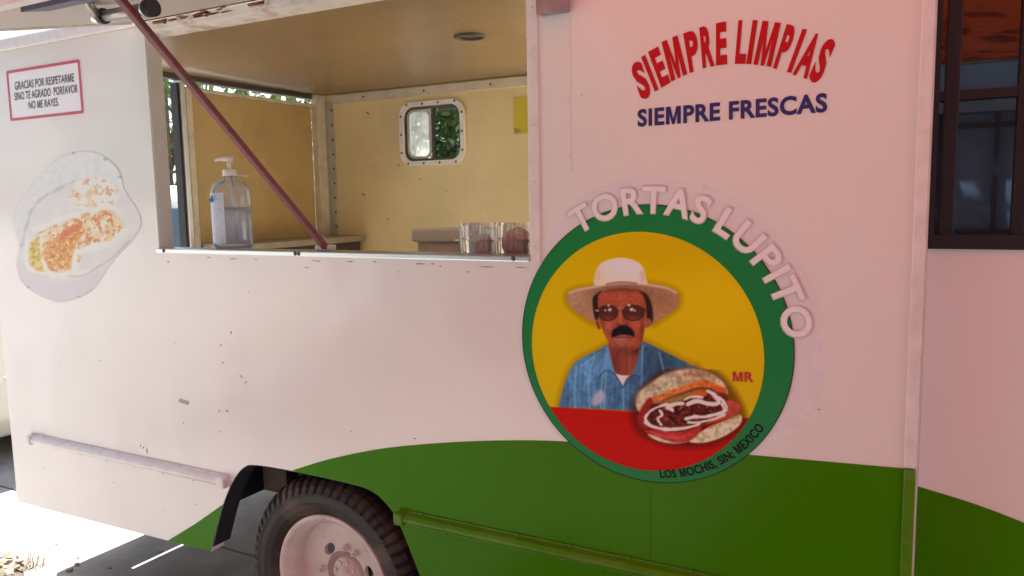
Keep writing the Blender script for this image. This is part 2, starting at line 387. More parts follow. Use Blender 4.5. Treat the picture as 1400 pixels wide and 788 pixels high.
def paint_logo(px, py):
    p = Paint(px, py, (192, 132, 4))
    p.blob(980, 420, 90, 60, (205, 146, 12), 0.5); p.blob(760, 480, 50, 90, (200, 140, 6), 0.5); p.blob(900, 340, 90, 30, (180, 118, 2), 0.5)
    A = lambda L: [(750 + a / 3.282, 330 + b / 3.282) for a, b in L]
    brim = A([(85, 255), (90, 232), (130, 217), (200, 205), (260, 193), (330, 184), (400, 187), (460, 195), (530, 207), (575, 230), (588, 260), (575, 295), (540, 325), (500, 350), (465, 368), (440, 300), (330, 260), (230, 280), (212, 362), (170, 345), (120, 310), (95, 285)])
    body = A([(50, 745), (60, 690), (80, 620), (110, 560), (150, 525), (210, 495), (268, 466), (300, 480), (400, 470), (420, 450), (450, 460), (520, 495), (580, 525), (640, 555), (670, 575), (640, 700), (500, 757), (330, 757), (200, 750), (100, 745)])
    for pl_ in (brim, body):                               # brown glow of the printed cut-out
        d = sdpoly(px, py, bez(pl_, 4)); p.mix(np.clip(1 - d / 9, 0, 1) * 0.45, (120, 66, 0))
    # shirt
    m = p.poly(body, (66, 86, 112), 1.2)
    p.blob(800, 505, 28, 40, (92, 118, 150), 0.8, m); p.blob(905, 500, 32, 34, (46, 52, 64), 0.85, m); p.blob(850, 545, 40, 18, (64, 84, 110), 0.6, m)
    p.mul(0.86 + 0.28 * vnoise(px, py, 5, 0), m); p.mul(0.9 + 0.2 * vnoise(px * 2.5, py, 9, 2), m)
    for L in ([(125, 560), (118, 650), (120, 745)], [(205, 520), (183, 600), (182, 690), (187, 748)], [(268, 480), (258, 600), (250, 750)], [(262, 500), (240, 640), (236, 745)], [(337, 650), (336, 757)], [(422, 470), (420, 560), (418, 650)], [(498, 500), (520, 590)], [(150, 560), (205, 515)]):
        p.line(A(L), 1.8, (134, 150, 168), 1.1, 0.62)
    for L in ([(90, 640), (85, 740)], [(155, 560), (150, 748)], [(225, 620), (218, 748)], [(300, 640), (295, 750)], [(370, 620), (368, 750)], [(455, 500), (458, 600)]):
        p.line(A(L), 1.4, (40, 52, 74), 1.5, 0.5)
    p.poly(A([(195, 725), (205, 690), (235, 668), (255, 690), (248, 715), (215, 738)]), (172, 140, 142), 3, 0.85)
    # neck
    m = p.poly(A([(272, 455), (283, 540), (300, 598), (345, 622), (385, 598), (402, 540), (415, 450), (340, 430)]), (128, 50, 36), 1.2)
    p.blob(862, 492, 8, 30, (150, 66, 48), 0.7, m); p.blob(868, 478, 18, 8, (66, 24, 18), 0.8, m); p.blob(840, 500, 5, 20, (86, 30, 22), 0.6, m)
    for L in ([(310, 500), (318, 580)], [(350, 505), (352, 600)], [(380, 490), (375, 570)]): p.line(A(L), 1.4, (88, 32, 24), 1.6, 0.6)
    p.poly(A([(302, 594), (330, 602), (362, 602), (345, 622), (335, 648), (318, 624)]), (214, 172, 166), 1.0, smooth=False)
    # collar
    p.poly(A([(268, 470), (285, 545), (304, 600), (290, 590), (262, 575), (222, 612), (248, 540)]), (94, 118, 150), 1.2, 0.8, False)
    p.poly(A([(410, 455), (418, 540), (412, 612), (378, 600), (340, 650), (372, 600), (402, 535)]), (70, 88, 114), 1.2, 0.85, False)
    p.line(A([(222, 612), (262, 578), (304, 604), (334, 655)]), 1.2, (34, 42, 60), 1.2, 0.8); p.line(A([(412, 612), (380, 602), (338, 655)]), 1.2, (34, 40, 56), 1.2, 0.8)
    # hat brim underside
    m = p.poly(brim, (158, 98, 72), 1.2)
    p.blob(785, 404, 14, 12, (172, 112, 84), 0.8, m); p.blob(905, 412, 26, 14, (146, 84, 54), 0.9, m); p.blob(850, 400, 40, 12, (96, 50, 34), 0.7, m)
    p.mul(0.92 + 0.16 * vnoise(px, py, 3, 1), m)
    p.line(A([(95, 232), (130, 219), (200, 206), (262, 194), (330, 187), (400, 189), (460, 197), (530, 210), (572, 230)]), 3.2, (196, 138, 114), 1.4, 0.9)
    # hair
    p.poly(A([(198, 262), (214, 238), (240, 226), (236, 300), (222, 352), (206, 338)]), (44, 22, 18), 1.6)
    p.poly(A([(392, 222), (440, 236), (464, 285), (470, 350), (455, 372), (436, 335), (418, 280)]), (46, 22, 18), 1.6)
    # face
    m = p.poly(A([(226, 240), (262, 219), (330, 212), (398, 220), (428, 250), (440, 300), (437, 352), (426, 420), (416, 456), (388, 486), (350, 500), (312, 492), (282, 468), (262, 438), (246, 400), (230, 352), (223, 300)]), (152, 58, 38), 1.5)
    p.blob(848, 402, 22, 9, (172, 70, 48), 0.8, m); p.blob(848, 395, 40, 4.5, (92, 34, 24), 0.8, m); p.blob(832, 445, 9, 9, (170, 78, 58), 0.6, m); p.blob(873, 443, 7, 10, (176, 80, 58), 0.65, m)
    p.blob(850, 466, 12, 9, (150, 76, 62), 0.75, m); p.blob(821, 452, 5, 24, (92, 32, 24), 0.7, m); p.blob(879, 455, 5, 26, (96, 34, 26), 0.7, m); p.blob(850, 479, 22, 5, (92, 36, 28), 0.8, m)
    p.mul(0.9 + 0.2 * vnoise(px, py, 3.2, 3), m)
    for yy in (398, 402, 406): p.line([(832, yy), (850, yy - 0.8), (868, yy)], 0.8, (118, 42, 30), 1.0, 0.5)
    p.poly(A([(212, 360), (226, 358), (234, 390), (222, 392)]), (120, 46, 34), 1.2); p.poly(A([(432, 352), (456, 348), (462, 372), (444, 388), (430, 384)]), (150, 62, 46), 1.2)
    # nose
    p.line(A([(325, 310), (322, 345), (318, 366)]), 2.2, (178, 84, 62), 2, 0.7); p.line(A([(343, 318), (348, 350), (352, 368)]), 2.0, (104, 38, 28), 2, 0.6)
    p.line(A([(308, 372), (330, 379), (356, 372)]), 1.8, (70, 24, 20), 1.5, 0.8)
    # glasses
    for cx, rx in ((268, 46), (381, 51)):
        E_ = [(cx + rx * math.cos(t) * (1.0 if math.sin(t) < 0 else 0.94), 319 + 37 * math.sin(t) * (0.85 if math.sin(t) < 0 else 1.0)) for t in np.linspace(0, 2 * PI, 16, endpoint=False)]
        mm = p.poly(A(E_), (70, 28, 22), 1.0, 0.94)
        p.blob(750 + cx / 3.282, 436, rx / 4.2, 4.5, (128, 54, 40), 0.6, mm)
        p.line(A(E_ + [E_[0]]), 1.3, (40, 18, 16), 0.9, 0.85)
    p.line(A([(312, 302), (325, 298), (338, 302)]), 1.4, (150, 96, 78), 0.9, 0.9); p.line(A([(214, 310), (224, 312)]), 1.6, (196, 150, 130), 0.9); p.line(A([(430, 308), (452, 312)]), 1.6, (54, 22, 18), 0.9)
    for gx, gy, r in ((276, 307, 2.2), (374, 306, 2.4), (270, 288, 1.4), (362, 287, 1.6), (256, 310, 1.2), (388, 311, 1.3)): p.blob(750 + gx / 3.282, 330 + gy / 3.282, r, r * 0.85, (236, 214, 204), 0.95)
    # moustache, mouth
    p.poly(A([(283, 428), (286, 402), (305, 386), (335, 378), (362, 382), (382, 402), (387, 428), (370, 424), (345, 418), (318, 420), (298, 430)]), (26, 16, 18), 1.4, wob=0.6)
    p.line(A([(305, 433), (335, 431), (366, 433)]), 1.3, (70, 26, 24), 1.2, 0.7); p.blob(850, 464, 7, 2.2, (176, 100, 88), 0.5)
    # crown
    m = p.poly(A([(207, 196), (210, 150), (222, 115), (250, 92), (290, 78), (330, 75), (372, 82), (406, 98), (426, 122), (436, 160), (442, 192), (400, 189), (330, 185), (262, 193)]), (214, 164, 144), 1.2)
    p.blob(857, 364, 14, 9, (240, 208, 192), 0.85, m); p.blob(817, 378, 8, 16, (196, 140, 118), 0.7, m); p.blob(880, 378, 6, 16, (190, 134, 112), 0.8, m)
    p.mul(0.95 + 0.1 * vnoise(px, py, 3, 0), m)
    p.line(A([(262, 192), (300, 186), (345, 184), (395, 189)]), 2.4, (140, 72, 62), 1.1, 0.9)
    # red table
    y0 = 556 + (px - 748) * 0.057
    p.mix(np.clip(0.5 + (py - y0) / 1.6, 0, 1), (172, 6, 2))
    # sandwich
    B = lambda L: [(840 + a / 4.145, 480 + b / 4.145) for a, b in L]
    d = sdpoly(px, py, bez(B([(120, 290), (220, 170), (370, 102), (540, 118), (640, 200), (715, 330), (715, 420), (580, 510), (360, 525), (200, 480), (130, 420)]), 4)); p.mix(np.clip(1 - d / 11, 0, 1) * 0.6 * (py > 505), (58, 8, 2))
    m = p.poly(B([(120, 285), (126, 248), (160, 212), (220, 170), (290, 126), (370, 102), (460, 97), (540, 118), (600, 155), (635, 195), (641, 245), (600, 230), (400, 240), (220, 280), (165, 345), (132, 332)]), (182, 134, 104), 1.1)
    p.mul(0.72 + 0.5 * vnoise(px, py, 4.5, 2), m); p.line(B([(122, 290), (130, 245), (220, 168), (370, 100), (460, 96), (545, 118), (610, 160), (638, 205)]), 3.0, (112, 56, 30), 1.8, 0.8); p.blob(955, 512, 16, 5, (128, 66, 40), 0.7, m); p.blob(905, 518, 14, 6, (206, 166, 134), 0.6, m); p.blob(878, 540, 6, 9, (206, 160, 126), 0.6, m)
    p.poly(B([(165, 380), (205, 285), (300, 238), (420, 205), (540, 190), (630, 235), (650, 300), (640, 350), (560, 400), (480, 430), (380, 450), (280, 446), (190, 430)]), (104, 32, 20), 1.4)
    m = p.poly(B([(190, 370), (230, 300), (400, 260), (600, 250), (640, 300), (600, 360), (480, 400), (300, 430), (210, 410)]), (70, 18, 12), 3)
    p.mul(0.5 + 1.1 * vnoise(px, py, 3.4, 1), m); p.mix(np.clip((vnoise(px, py, 3.2, 3) - 0.62) * 5, 0, 1) * m, (150, 44, 26))
    m = p.poly(B([(212, 268), (300, 232), (400, 192), (500, 160), (545, 172), (600, 200), (560, 208), (480, 205), (400, 228), (300, 266), (230, 296)]), (196, 88, 36), 1.2); p.mul(0.8 + 0.4 * vnoise(px, py, 4, 0), m)
    p.poly(B([(240, 292), (330, 262), (440, 232), (520, 222), (500, 250), (400, 275), (300, 300)]), (150, 106, 50), 2.2, 0.8, wob=1.5)
    for q in ([(440, 240), (480, 225), (520, 235), (515, 255), (450, 260)], [(280, 300), (330, 290), (335, 320), (290, 330)], [(545, 200), (620, 205), (635, 235), (580, 230)]): p.poly(B(q), (190, 66, 26), 1.6)
    m = p.poly(B([(132, 370), (190, 270), (218, 276), (196, 320), (172, 380), (190, 440), (150, 430)]), (138, 24, 20), 1.4)
    m = p.poly(B([(640, 282), (690, 288), (713, 318), (704, 350), (640, 378), (560, 404), (520, 414), (570, 380), (640, 335)]), (176, 54, 44), 1.2); p.mul(0.85 + 0.3 * vnoise(px, py, 5, 1), m)
    m = p.poly(B([(190, 472), (225, 476), (292, 502), (362, 516), (420, 512), (360, 524), (292, 520), (228, 500)]), (196, 158, 124), 1.1); p.mul(0.8 + 0.35 * vnoise(px, py, 4, 2), m)
    m = p.poly(B([(425, 512), (470, 470), (540, 430), (640, 388), (714, 362), (718, 408), (662, 460), (582, 500), (500, 520)]), (200, 158, 122), 1.1); p.mul(0.74 + 0.46 * vnoise(px, py, 4.5, 3), m); p.line(B([(540, 432), (640, 390), (712, 366)]), 4, (168, 84, 50), 2.5, 0.6)
    m = p.poly(B([(172, 452), (250, 447), (330, 460), (430, 448), (492, 428), (474, 470), (432, 506), (362, 518), (292, 504), (222, 476)]), (172, 38, 34), 1.3); p.mul(0.85 + 0.3 * vnoise(px, py, 5, 0), m); p.line(B([(230, 470), (310, 490), (400, 488)]), 2, (206, 92, 84), 2.5, 0.5)
    for L, wd in (([(190, 405), (178, 375), (212, 335), (262, 312), (300, 302)], 3.4), ([(330, 335), (300, 318), (350, 300), (390, 296)], 4.2), ([(258, 338), (272, 362), (246, 382), (266, 416)], 3.8), ([(180, 404), (222, 428), (292, 444), (380, 440), (452, 424), (484, 412)], 4.2), ([(418, 300), (470, 284), (540, 300), (592, 292), (566, 246), (532, 228)], 5.0), ([(400, 275), (440, 258), (500, 262)], 2.6), ([(408, 384), (452, 374), (522, 372), (600, 352), (634, 332)], 4.2), ([(420, 404), (470, 405), (562, 386), (622, 360)], 3.6), ([(594, 262), (622, 290), (636, 316)], 3.4), ([(610, 300), (626, 335), (600, 356)], 3.0)):
        p.line(B(L), wd, (222, 186, 172), 1.0, 0.95, wob=0.9)
    return p.c

def paint_torta(px, py):
    p = Paint(px, py, (214, 206, 208))
    A = lambda L: [(a / 3.15, 180 + b / 3.15) for a, b in L]
    allm = np.ones(px.shape)
    p.mul(0.98 + 0.04 * vnoise(px, py, 12, 0), allm)
    m = p.poly(A([(62, 400), (70, 335), (110, 280), (155, 215), (215, 148), (275, 106), (350, 88), (420, 95), (478, 132), (515, 180), (530, 235), (430, 195), (330, 215), (230, 270), (150, 340), (120, 420), (105, 490), (80, 480)]), (213, 211, 213), 1.6)
    p.mul(0.975 + 0.05 * vnoise(px, py, 5, 1), m)
    p.line(A([(95, 490), (118, 400), (150, 320), (220, 262), (320, 215)]), 2.0, (150, 142, 152), 2.2, 0.55, wob=2); p.line(A([(200, 275), (260, 250), (330, 232)]), 2.5, (176, 170, 176), 2.0, 0.6, wob=2)
    p.poly(A([(330, 235), (400, 205), (460, 215), (500, 260), (480, 310), (420, 330), (340, 330), (300, 290)]), (226, 218, 214), 3, 0.8)
    def mottled(poly, cols, sizes, wob=2.0):
        m = p.poly(A(poly), cols[0], 2.2, wob=wob)
        for n_, (c, sz, th) in enumerate(zip(cols[1:], sizes, (0.50, 0.55, 0.58, 0.62))): p.mix(np.clip((vnoise(px + 31 * n_, py + 17 * n_, sz, n_) - th) * 7, 0, 1) * m, c)
        return m
    mottled([(300, 275), (330, 225), (385, 195), (440, 200), (490, 235), (510, 285), (470, 330), (400, 335), (340, 320), (300, 300)], [(228, 217, 211), (214, 188, 150), (234, 226, 220), (210, 156, 122), (230, 220, 214)], (8, 6, 6, 4))
    mottled([(120, 560), (126, 500), (150, 460), (190, 425), (260, 400), (330, 360), (400, 345), (480, 345), (525, 375), (530, 420), (500, 465), (430, 475), (360, 500), (335, 560), (290, 600), (210, 605), (150, 600)], [(218, 192, 168), (208, 138, 84), (236, 226, 218), (200, 112, 70), (226, 190, 130)], (9, 7, 5, 3.6))
    m = mottled([(192, 560), (198, 508), (255, 452), (330, 398), (372, 400), (360, 440), (330, 480), (312, 520), (306, 570), (262, 592), (212, 582)], [(204, 126, 68), (190, 96, 52), (214, 146, 78), (226, 190, 130)], (4.5, 3.6, 2.6), 1.6)
    mottled([(130, 560), (130, 500), (150, 472), (182, 458), (188, 505), (184, 560), (192, 598), (160, 590)], [(196, 168, 76), (178, 140, 54), (216, 196, 120)], (4, 3.4), 1.4)
    p.poly(A([(255, 462), (275, 432), (330, 400), (356, 388), (352, 412), (310, 445), (275, 475)]), (198, 90, 60), 2, 0.7, wob=1)
    for L, wd in (([(150, 425), (230, 392), (300, 366), (400, 335), (480, 328), (525, 352)], 5.5), ([(184, 445), (178, 520), (198, 592)], 4.0), ([(126, 470), (116, 530), (122, 590), (200, 614), (300, 616), (380, 602)], 6), ([(320, 580), (332, 525), (400, 500), (480, 480), (545, 425)], 7.5), ([(436, 380), (446, 425), (438, 460)], 3), ([(360, 395), (372, 430), (350, 470)], 2.6)):
        p.line(A(L), wd, (233, 223, 217), 2.0, 0.9, wob=2.2)
    p.line(A([(300, 622), (360, 620), (420, 585), (470, 555), (560, 470)]), 1.6, (168, 140, 150), 1.6, 0.6, wob=0.8); p.line(A([(105, 560), (115, 600), (200, 628)]), 1.4, (180, 166, 178), 1.8, 0.5)
    m = p.poly(A([(85, 560), (120, 610), (220, 640), (330, 640), (430, 600), (400, 680), (260, 735), (130, 680), (80, 620)]), (206, 196, 206), 5, 0.8)
    out = A([(60, 400), (65, 340), (100, 285), (150, 215), (210, 148), (270, 104), (350, 85), (422, 92), (480, 130), (520, 180)]); p.line(out, 1.0, (178, 170, 180), 1.0, 0.7)
    p.line(A([(85, 630), (130, 682), (190, 716), (260, 735), (340, 715), (400, 680)]), 1.0, (176, 166, 178), 1.0, 0.7)
    for q in ((520, 195), (455, 120), (345, 713), (122, 672), (318, 92)): p.blob(q[0] / 3.15, 180 + q[1] / 3.15, 2.5, 1.4, (120, 108, 118), 0.8)
    return p.c * 0.80 + 0.20 * np.array((226, 216, 212.0))

# ================================================================== SETTING
def ground_mat():
    m, t, b = newmat('concrete_ground'); N, L = t.nodes, t.links
    tc = N.new('ShaderNodeTexCoord')
    n1 = N.new('ShaderNodeTexNoise'); n1.inputs['Scale'].default_value = 1.3; n1.inputs['Detail'].default_value = 8; L.new(tc.outputs['Object'], n1.inputs['Vector'])
    n2 = N.new('ShaderNodeTexNoise'); n2.inputs['Scale'].default_value = 45; n2.inputs['Detail'].default_value = 6; L.new(tc.outputs['Object'], n2.inputs['Vector'])
    mx = N.new('ShaderNodeMath'); mx.operation = 'MULTIPLY_ADD'; mx.inputs[1].default_value = 0.4; L.new(n2.outputs[0], mx.inputs[0]); 
    m2 = N.new('ShaderNodeMath'); m2.operation = 'MULTIPLY'; m2.inputs[1].default_value = 0.6; L.new(n1.outputs[0], m2.inputs[0]); L.new(m2.outputs[0], mx.inputs[2])
    r = N.new('ShaderNodeValToRGB'); r.color_ramp.elements[0].position = 0.35; r.color_ramp.elements[1].position = 0.65
    r.color_ramp.elements[0].color = (0.235, 0.225, 0.215, 1); r.color_ramp.elements[1].color = (0.36, 0.35, 0.335, 1); L.new(mx.outputs[0], r.inputs[0]); L.new(r.outputs[0], b.inputs['Base Color'])
    b.inputs['Roughness'].default_value = 0.85
    bp = N.new('ShaderNodeBump'); bp.inputs['Strength'].default_value = 0.5; bp.inputs['Distance'].default_value = 0.006; L.new(n2.outputs[0], bp.inputs['Height']); L.new(bp.outputs[0], b.inputs['Normal'])
    return m
M['ground'] = ground_mat()
M['slab'] = pm('slab_concrete', (0.25, 0.242, 0.232), 0.85, var=0.2, scale=5, bump=0.5, bscale=60, bdist=0.004, dirt=(0.14, 0.13, 0.12), dirt_amt=0.6, dirt_scale=4)
g = MB(); g.add([(-300, -300, -0.012), (300, -300, -0.012), (300, 300, -0.012), (-300, 300, -0.012)], [(0, 1, 2, 3)])
ground = tag(g.build('ground', M['ground'], normals=False), kind='structure')
# concrete slabs of the yard: real joints between them
xs_ = [-9.0, -5.4, -1.9, 1.6, 5.2]; ys_ = [-4.4, -1.9, 0.62, 3.1, 5.6]
for i in range(4):
    for j in range(4):
        mb = MB(); mb.box(xs_[i] + 0.007, xs_[i + 1] - 0.007, ys_[j] + 0.007, ys_[j + 1] - 0.007, -0.06, 0.0, 0.004)
        mb.build('slab', M['slab'], ground)

# ================================================================== FOOD TRUCK
TR = thing('food_truck', 'white food truck with green swoosh, round sandwich logo and open serving hatch', 'food truck', (-1.5, 0.95, 0.0))
XL, XR = -3.28, -0.02          # ends of the serving-side panel
ZB, ZT = 0.375, 2.145          # lower and upper edge of it
YB = 1.94                      # outer face of the far side
OX0, OX1, OZ0, OZ1 = -2.295, -0.888, 1.405, 2.12
arch = [(-2.136, ZB - 0.01)] + bez([(-2.128, 0.40), (-2.062, 0.561), (-2.005, 0.655), (-1.955, 0.705), (-1.90, 0.722), (-1.739, 0.727), (-1.52, 0.724), (-1.437, 0.716), (-1.384, 0.691), (-1.333, 0.635), (-1.262, 0.487), (-1.222, 0.40)], 6, False) + [(-1.218, ZB - 0.01)]
def lower_edge(x): return 0.36 + (x + 3.28) * 0.017
outline = [(XL, 0.36)] + [(-2.136, 0.38)] + arch[1:-1] + [(-1.218, 0.38), (XR, 0.39), (XR, 2.62), (-0.86, 2.62), (-0.86, 2.215), (-2.32, 2.165), (-2.32, ZT), (XL, ZT)]
hole = [(OX0, OZ0), (OX1, OZ0), (OX1, OZ1), (OX0, OZ1)]
side = MB().plate([outline, hole], 0.0, 0.055).build('side_panel', M['white'], TR)
# green swoosh laid over the panel
gtop = [(-1.739, 0.729), (-1.587, 0.787), (-1.39, 0.847), (-1.185, 0.892), (-1.0, 0.924), (-0.826, 0.946), (-0.55, 0.968), (-0.258, 0.983), (XR + 0.001, 0.995)]
gs = bez(gtop, 6, False)
i0 = min(range(len(arch)), key=lambda i: abs(arch[i][0] + 1.739) + (0 if arch[i][1] > 0.5 else 9))
poly = gs + [(XR + 0.001, 0.391), (-1.218, 0.381)] + list(reversed([(a, b) for a, b in arch[i0 + 1:-1]]))
MB().plate([poly], -0.0016, 0.0004).build('green_swoosh', M['green'], TR)
poly = [(-2.354, 0.377), (-2.137, 0.381)] + [(a, b) for a, b in arch[1:] if a < -2.05 and b < 0.564] + [(-2.05, 0.566), (-2.2, 0.47)]
MB().plate([poly], -0.0016, 0.0004).build('green_swoosh', M['green'], TR)
# returned edge of the wheel arch
mb = MB(); rim_pts = arch[1:-1]
vs, fs = [], []
for k, (a, b) in enumerate(rim_pts): vs += [(a, 0.002, b - 0.001), (a, 0.075, b - 0.001)]
for k in range(len(rim_pts) - 1): fs.append((2 * k, 2 * k + 1, 2 * k + 3, 2 * k + 2))
mb.add(vs, fs); o = mb.build('arch_lip', M['navy'], TR)
sm = o.modifiers.new('thick', 'SOLIDIFY'); sm.thickness = 0.004; sm.offset = 0

# far side, ends, floor, ceiling, roof
far_open = [(-1.78, 1.05), (-0.35, 1.05), (-0.35, 2.13), (-1.78, 2.13)]     # unseen opening in the far side, added to let daylight into the interior
bw_win = (-2.632, -2.246, 1.776, 2.084)
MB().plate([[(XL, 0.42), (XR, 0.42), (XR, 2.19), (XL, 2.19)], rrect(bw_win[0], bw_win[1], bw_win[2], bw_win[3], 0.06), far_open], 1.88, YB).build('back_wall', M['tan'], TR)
MB().plate([[(XL - 0.002, 0.40), (XR, 0.40), (XR, 2.21), (XL - 0.002, 2.21)], rrect(bw_win[0], bw_win[1], bw_win[2], bw_win[3], 0.06), far_open], YB + 0.002, YB + 0.008).build('outer_skin', M['white'], TR)
MB().box(-3.22, -2.19, 0.058, 0.36, 0.605, 0.638).build('floor_edge', M['dark'], TR)
MB().box(-3.22, -0.1, 0.361, 1.878, 0.605, 0.64).build('floor', pm('scuffed_aluminium_floor', (0.80, 0.76, 0.66), 0.5, metal=0.0, var=0.15, scale=6), TR)
skl = [(-1.30, 1.00), (-0.50, 1.00), (-0.50, 1.74), (-1.30, 1.74)]      # hidden hole through ceiling and roof, added so sun bounces around inside
flat = lambda x, y, z: (x, z, y)
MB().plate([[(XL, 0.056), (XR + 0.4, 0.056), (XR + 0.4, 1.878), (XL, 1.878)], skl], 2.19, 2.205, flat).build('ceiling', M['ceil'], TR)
MB().plate([[(XL - 0.02, 0.06), (1.75, 0.06), (1.75, YB + 0.03), (XL - 0.02, YB + 0.03)], skl], 2.207, 2.235, flat).build('roof', M['white_trim'], TR)
MB().box(XR - 0.07, XR - 0.03, 0.056, 1.878, 0.64, 2.188).build('bulkhead', M['tan'], TR)
# rear end: panel beside the open doorway, slit of daylight above it
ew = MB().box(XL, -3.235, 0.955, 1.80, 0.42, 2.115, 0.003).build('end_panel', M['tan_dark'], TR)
MB().box(XL - 0.003, -3.228, 0.93, 1.80, 2.116, 2.136, 0.003).build('panel_cap', M['cream'], TR)
MB().box(XL, -3.22, 0.884, 0.912, 0.42, 2.163, 0.004).build('door_jamb', M['alu'], TR)
MB().box(XL, -3.225, 0.916, 0.953, 0.42, 2.135, 0.004).build('door_jamb', M['cream'], TR)
MB().box(XL, -3.232, 0.872, 0.882, 0.42, 2.15, 0.002).build('door_seal', M['blackrubber'], TR)
MB().box(XL, -3.24, 0.056, 0.845, 0.42, 0.62, 0.004).build('door_sill', M['alu_dull'], TR)
MB().box(XL, -3.225, 0.056, 1.878, 2.165, 2.189, 0.002).build('rear_header', M['counter_dark'], TR)
cp = MB().box(-3.236, -3.19, 1.80, 1.878, 0.64, 2.188, 0.003).build('corner_post', M['cream'], TR)
MB().box(-3.188, -3.13, 1.868, 1.8795, 0.66, 2.15, 0.002).build('corner_flange', M['alu_dull'], cp)
bt = MB().box(-3.13, XR - 0.08, 1.866, 1.8795, 2.135, 2.184, 0.002).build('wall_trim', M['cream'], TR)
# screws of the inside trims
sc = MB().lathe([(0.0001, -0.004), (0.005, -0.003), (0.0075, 0)], Matrix.Translation((0, 0, 0)) @ Matrix.Rotation(-PI / 2, 4, 'X'), 8).build('screw', M['screw'], bt)
sc.location = (-2.9, 1.867, 2.16)
for k in range(1, 6): share(sc, 'screw', (-2.9 + 0.42 * k, 1.867, 2.16), bt)
for k in range(9): share(sc, 'screw', (-3.14, 1.8675, 1.42 + 0.085 * k), cp)
# shelf at the rear end
sh = MB().box(-3.232, -2.925, 0.96, 1.865, 1.335, 1.368, 0.004).build('shelf', M['counter'], TR)
MB().box(-3.23, -2.96, 0.98, 1.86, 1.20, 1.333, 0.003).build('shelf_box', M['counter_dark'], sh)
# serving ledge and inside counter
MB().box(OX0 - 0.1, OX1 + 0.3, 0.057, 0.155, 1.385, 1.408, 0.003).build('serving_ledge', M['counter'], TR)
ic = MB().box(-1.85, -0.12, 0.16, 0.70, 1.325, 1.36, 0.005).build('inside_counter', M['counter'], TR)
MB().box(-1.80, -0.15, 0.18, 0.68, 0.64, 1.323, 0.004).build('cabinet', M['tan_dark'], ic)
# ceiling vent
v_ = Matrix.Translation((-1.60, 0.905, 2.19)) @ Matrix.Rotation(PI, 4, 'X')
vt = MB().lathe([(0.062, 0.0), (0.060, 0.008), (0.050, 0.010), (0.046, 0.004)], v_, 28).build('ceiling_vent', M['counter_dark'], TR)
MB().lathe([(0.046, 0.002), (0.0001, 0.003)], v_, 28).build('grille', M['screw'], vt)
# small sliding window in the far wall
wn = MB().plate([rrect(bw_win[0] - 0.020, bw_win[1] + 0.020, bw_win[2] - 0.020, bw_win[3] + 0.020, 0.080, 8), rrect(bw_win[0] + 0.006, bw_win[1] - 0.006, bw_win[2] + 0.006, bw_win[3] - 0.006, 0.060, 8)], 1.862, 1.8795).build('window_frame', M['vinyl_white'], TR)
MB().plate([rrect(bw_win[0] + 0.002, bw_win[1] - 0.002, bw_win[2] + 0.002, bw_win[3] - 0.002, 0.06, 8), rrect(bw_win[0] + 0.02, bw_win[1] - 0.02, bw_win[2] + 0.02, bw_win[3] - 0.02, 0.045, 8)], 1.882, 1.91).build('inner_frame', M['screw'], wn)
xm = (bw_win[0] + bw_win[1]) / 2 - 0.01
MB().plate([rrect(bw_win[0] + 0.02, xm, bw_win[2] + 0.02, bw_win[3] - 0.02, 0.045, 6), rrect(bw_win[0] + 0.032, xm - 0.016, bw_win[2] + 0.032, bw_win[3] - 0.032, 0.035, 6)], 1.884, 1.896).build('sash', M['alu_dull'], wn)
MB().box(xm, xm + 0.014, 1.886, 1.905, bw_win[2] + 0.02, bw_win[3] - 0.02).build('mullion', M['screw'], wn)
MB().box(bw_win[0] + 0.025, xm - 0.008, 1.889, 1.892, bw_win[2] + 0.025, bw_win[3] - 0.025).build('pane', M['glass_frost'], wn)
MB().box(xm + 0.01, bw_win[1] - 0.018, 1.900, 1.903, bw_win[2] + 0.02, bw_win[3] - 0.02).build('pane', M['glass_clear'], wn)
for k in range(4):
    xx = bw_win[0] + 0.035 + k * 0.105
    share(sc, 'screw', (xx, 1.8625, bw_win[3] + 0.007), wn); share(sc, 'screw', (xx, 1.8625, bw_win[2] - 0.007), wn)
for zz in (1.83, 1.93, 2.03):
    share(sc, 'screw', (bw_win[0] - 0.007, 1.8625, zz), wn); share(sc, 'screw', (bw_win[1] + 0.007, 1.8625, zz), wn)

# serving opening: jambs, sill, head
MB().box(OX0 - 0.0, OX0 + 0.006, 0.002, 0.056, OZ0 + 0.01, OZ1, 0.001).build('opening_jamb', M['flap'], TR)
oj = MB().box(OX1 - 0.006, OX1, 0.002, 0.056, OZ0 + 0.01, OZ1, 0.001).build('opening_jamb', M['white_trim'], TR)
vt_ = MB().box(OX1 - 0.001, OX1 + 0.027, -0.006, 0.0, OZ0 - 0.003, 2.60, 0.002).build('corner_trim', M['white_trim'], TR)
sill = MB().box(OX0 - 0.004, OX1 - 0.002, -0.010, 0.075, OZ0 - 0.002, OZ0 + 0.013, 0.003).build('window_sill', M['alu'], TR)
sf = MB().lathe([(0.0001, -0.004), (0.005, -0.003), (0.007, 0)], Matrix.Rotation(-PI / 2, 4, 'X'), 10).build('screw', M['screw'], sill); sf.location = (-0.935, -0.0095, OZ0 + 0.006)
for xx in (-2.26, -1.66, -1.674): share(sf, 'screw', (xx, -0.0095, OZ0 + 0.006), sill)
srv = MB().lathe([(0.0001, -0.003), (0.003, -0.0022), (0.0045, 0)], Matrix.Rotation(-PI / 2, 4, 'X'), 8).build('rivet', M['white_trim'], vt_); srv.location = (OX1 + 0.013, -0.0055, 1.44)
for zz in (1.60, 1.74, 1.90, 2.02): share(srv, 'rivet', (OX1 + 0.013, -0.0055, zz), vt_)
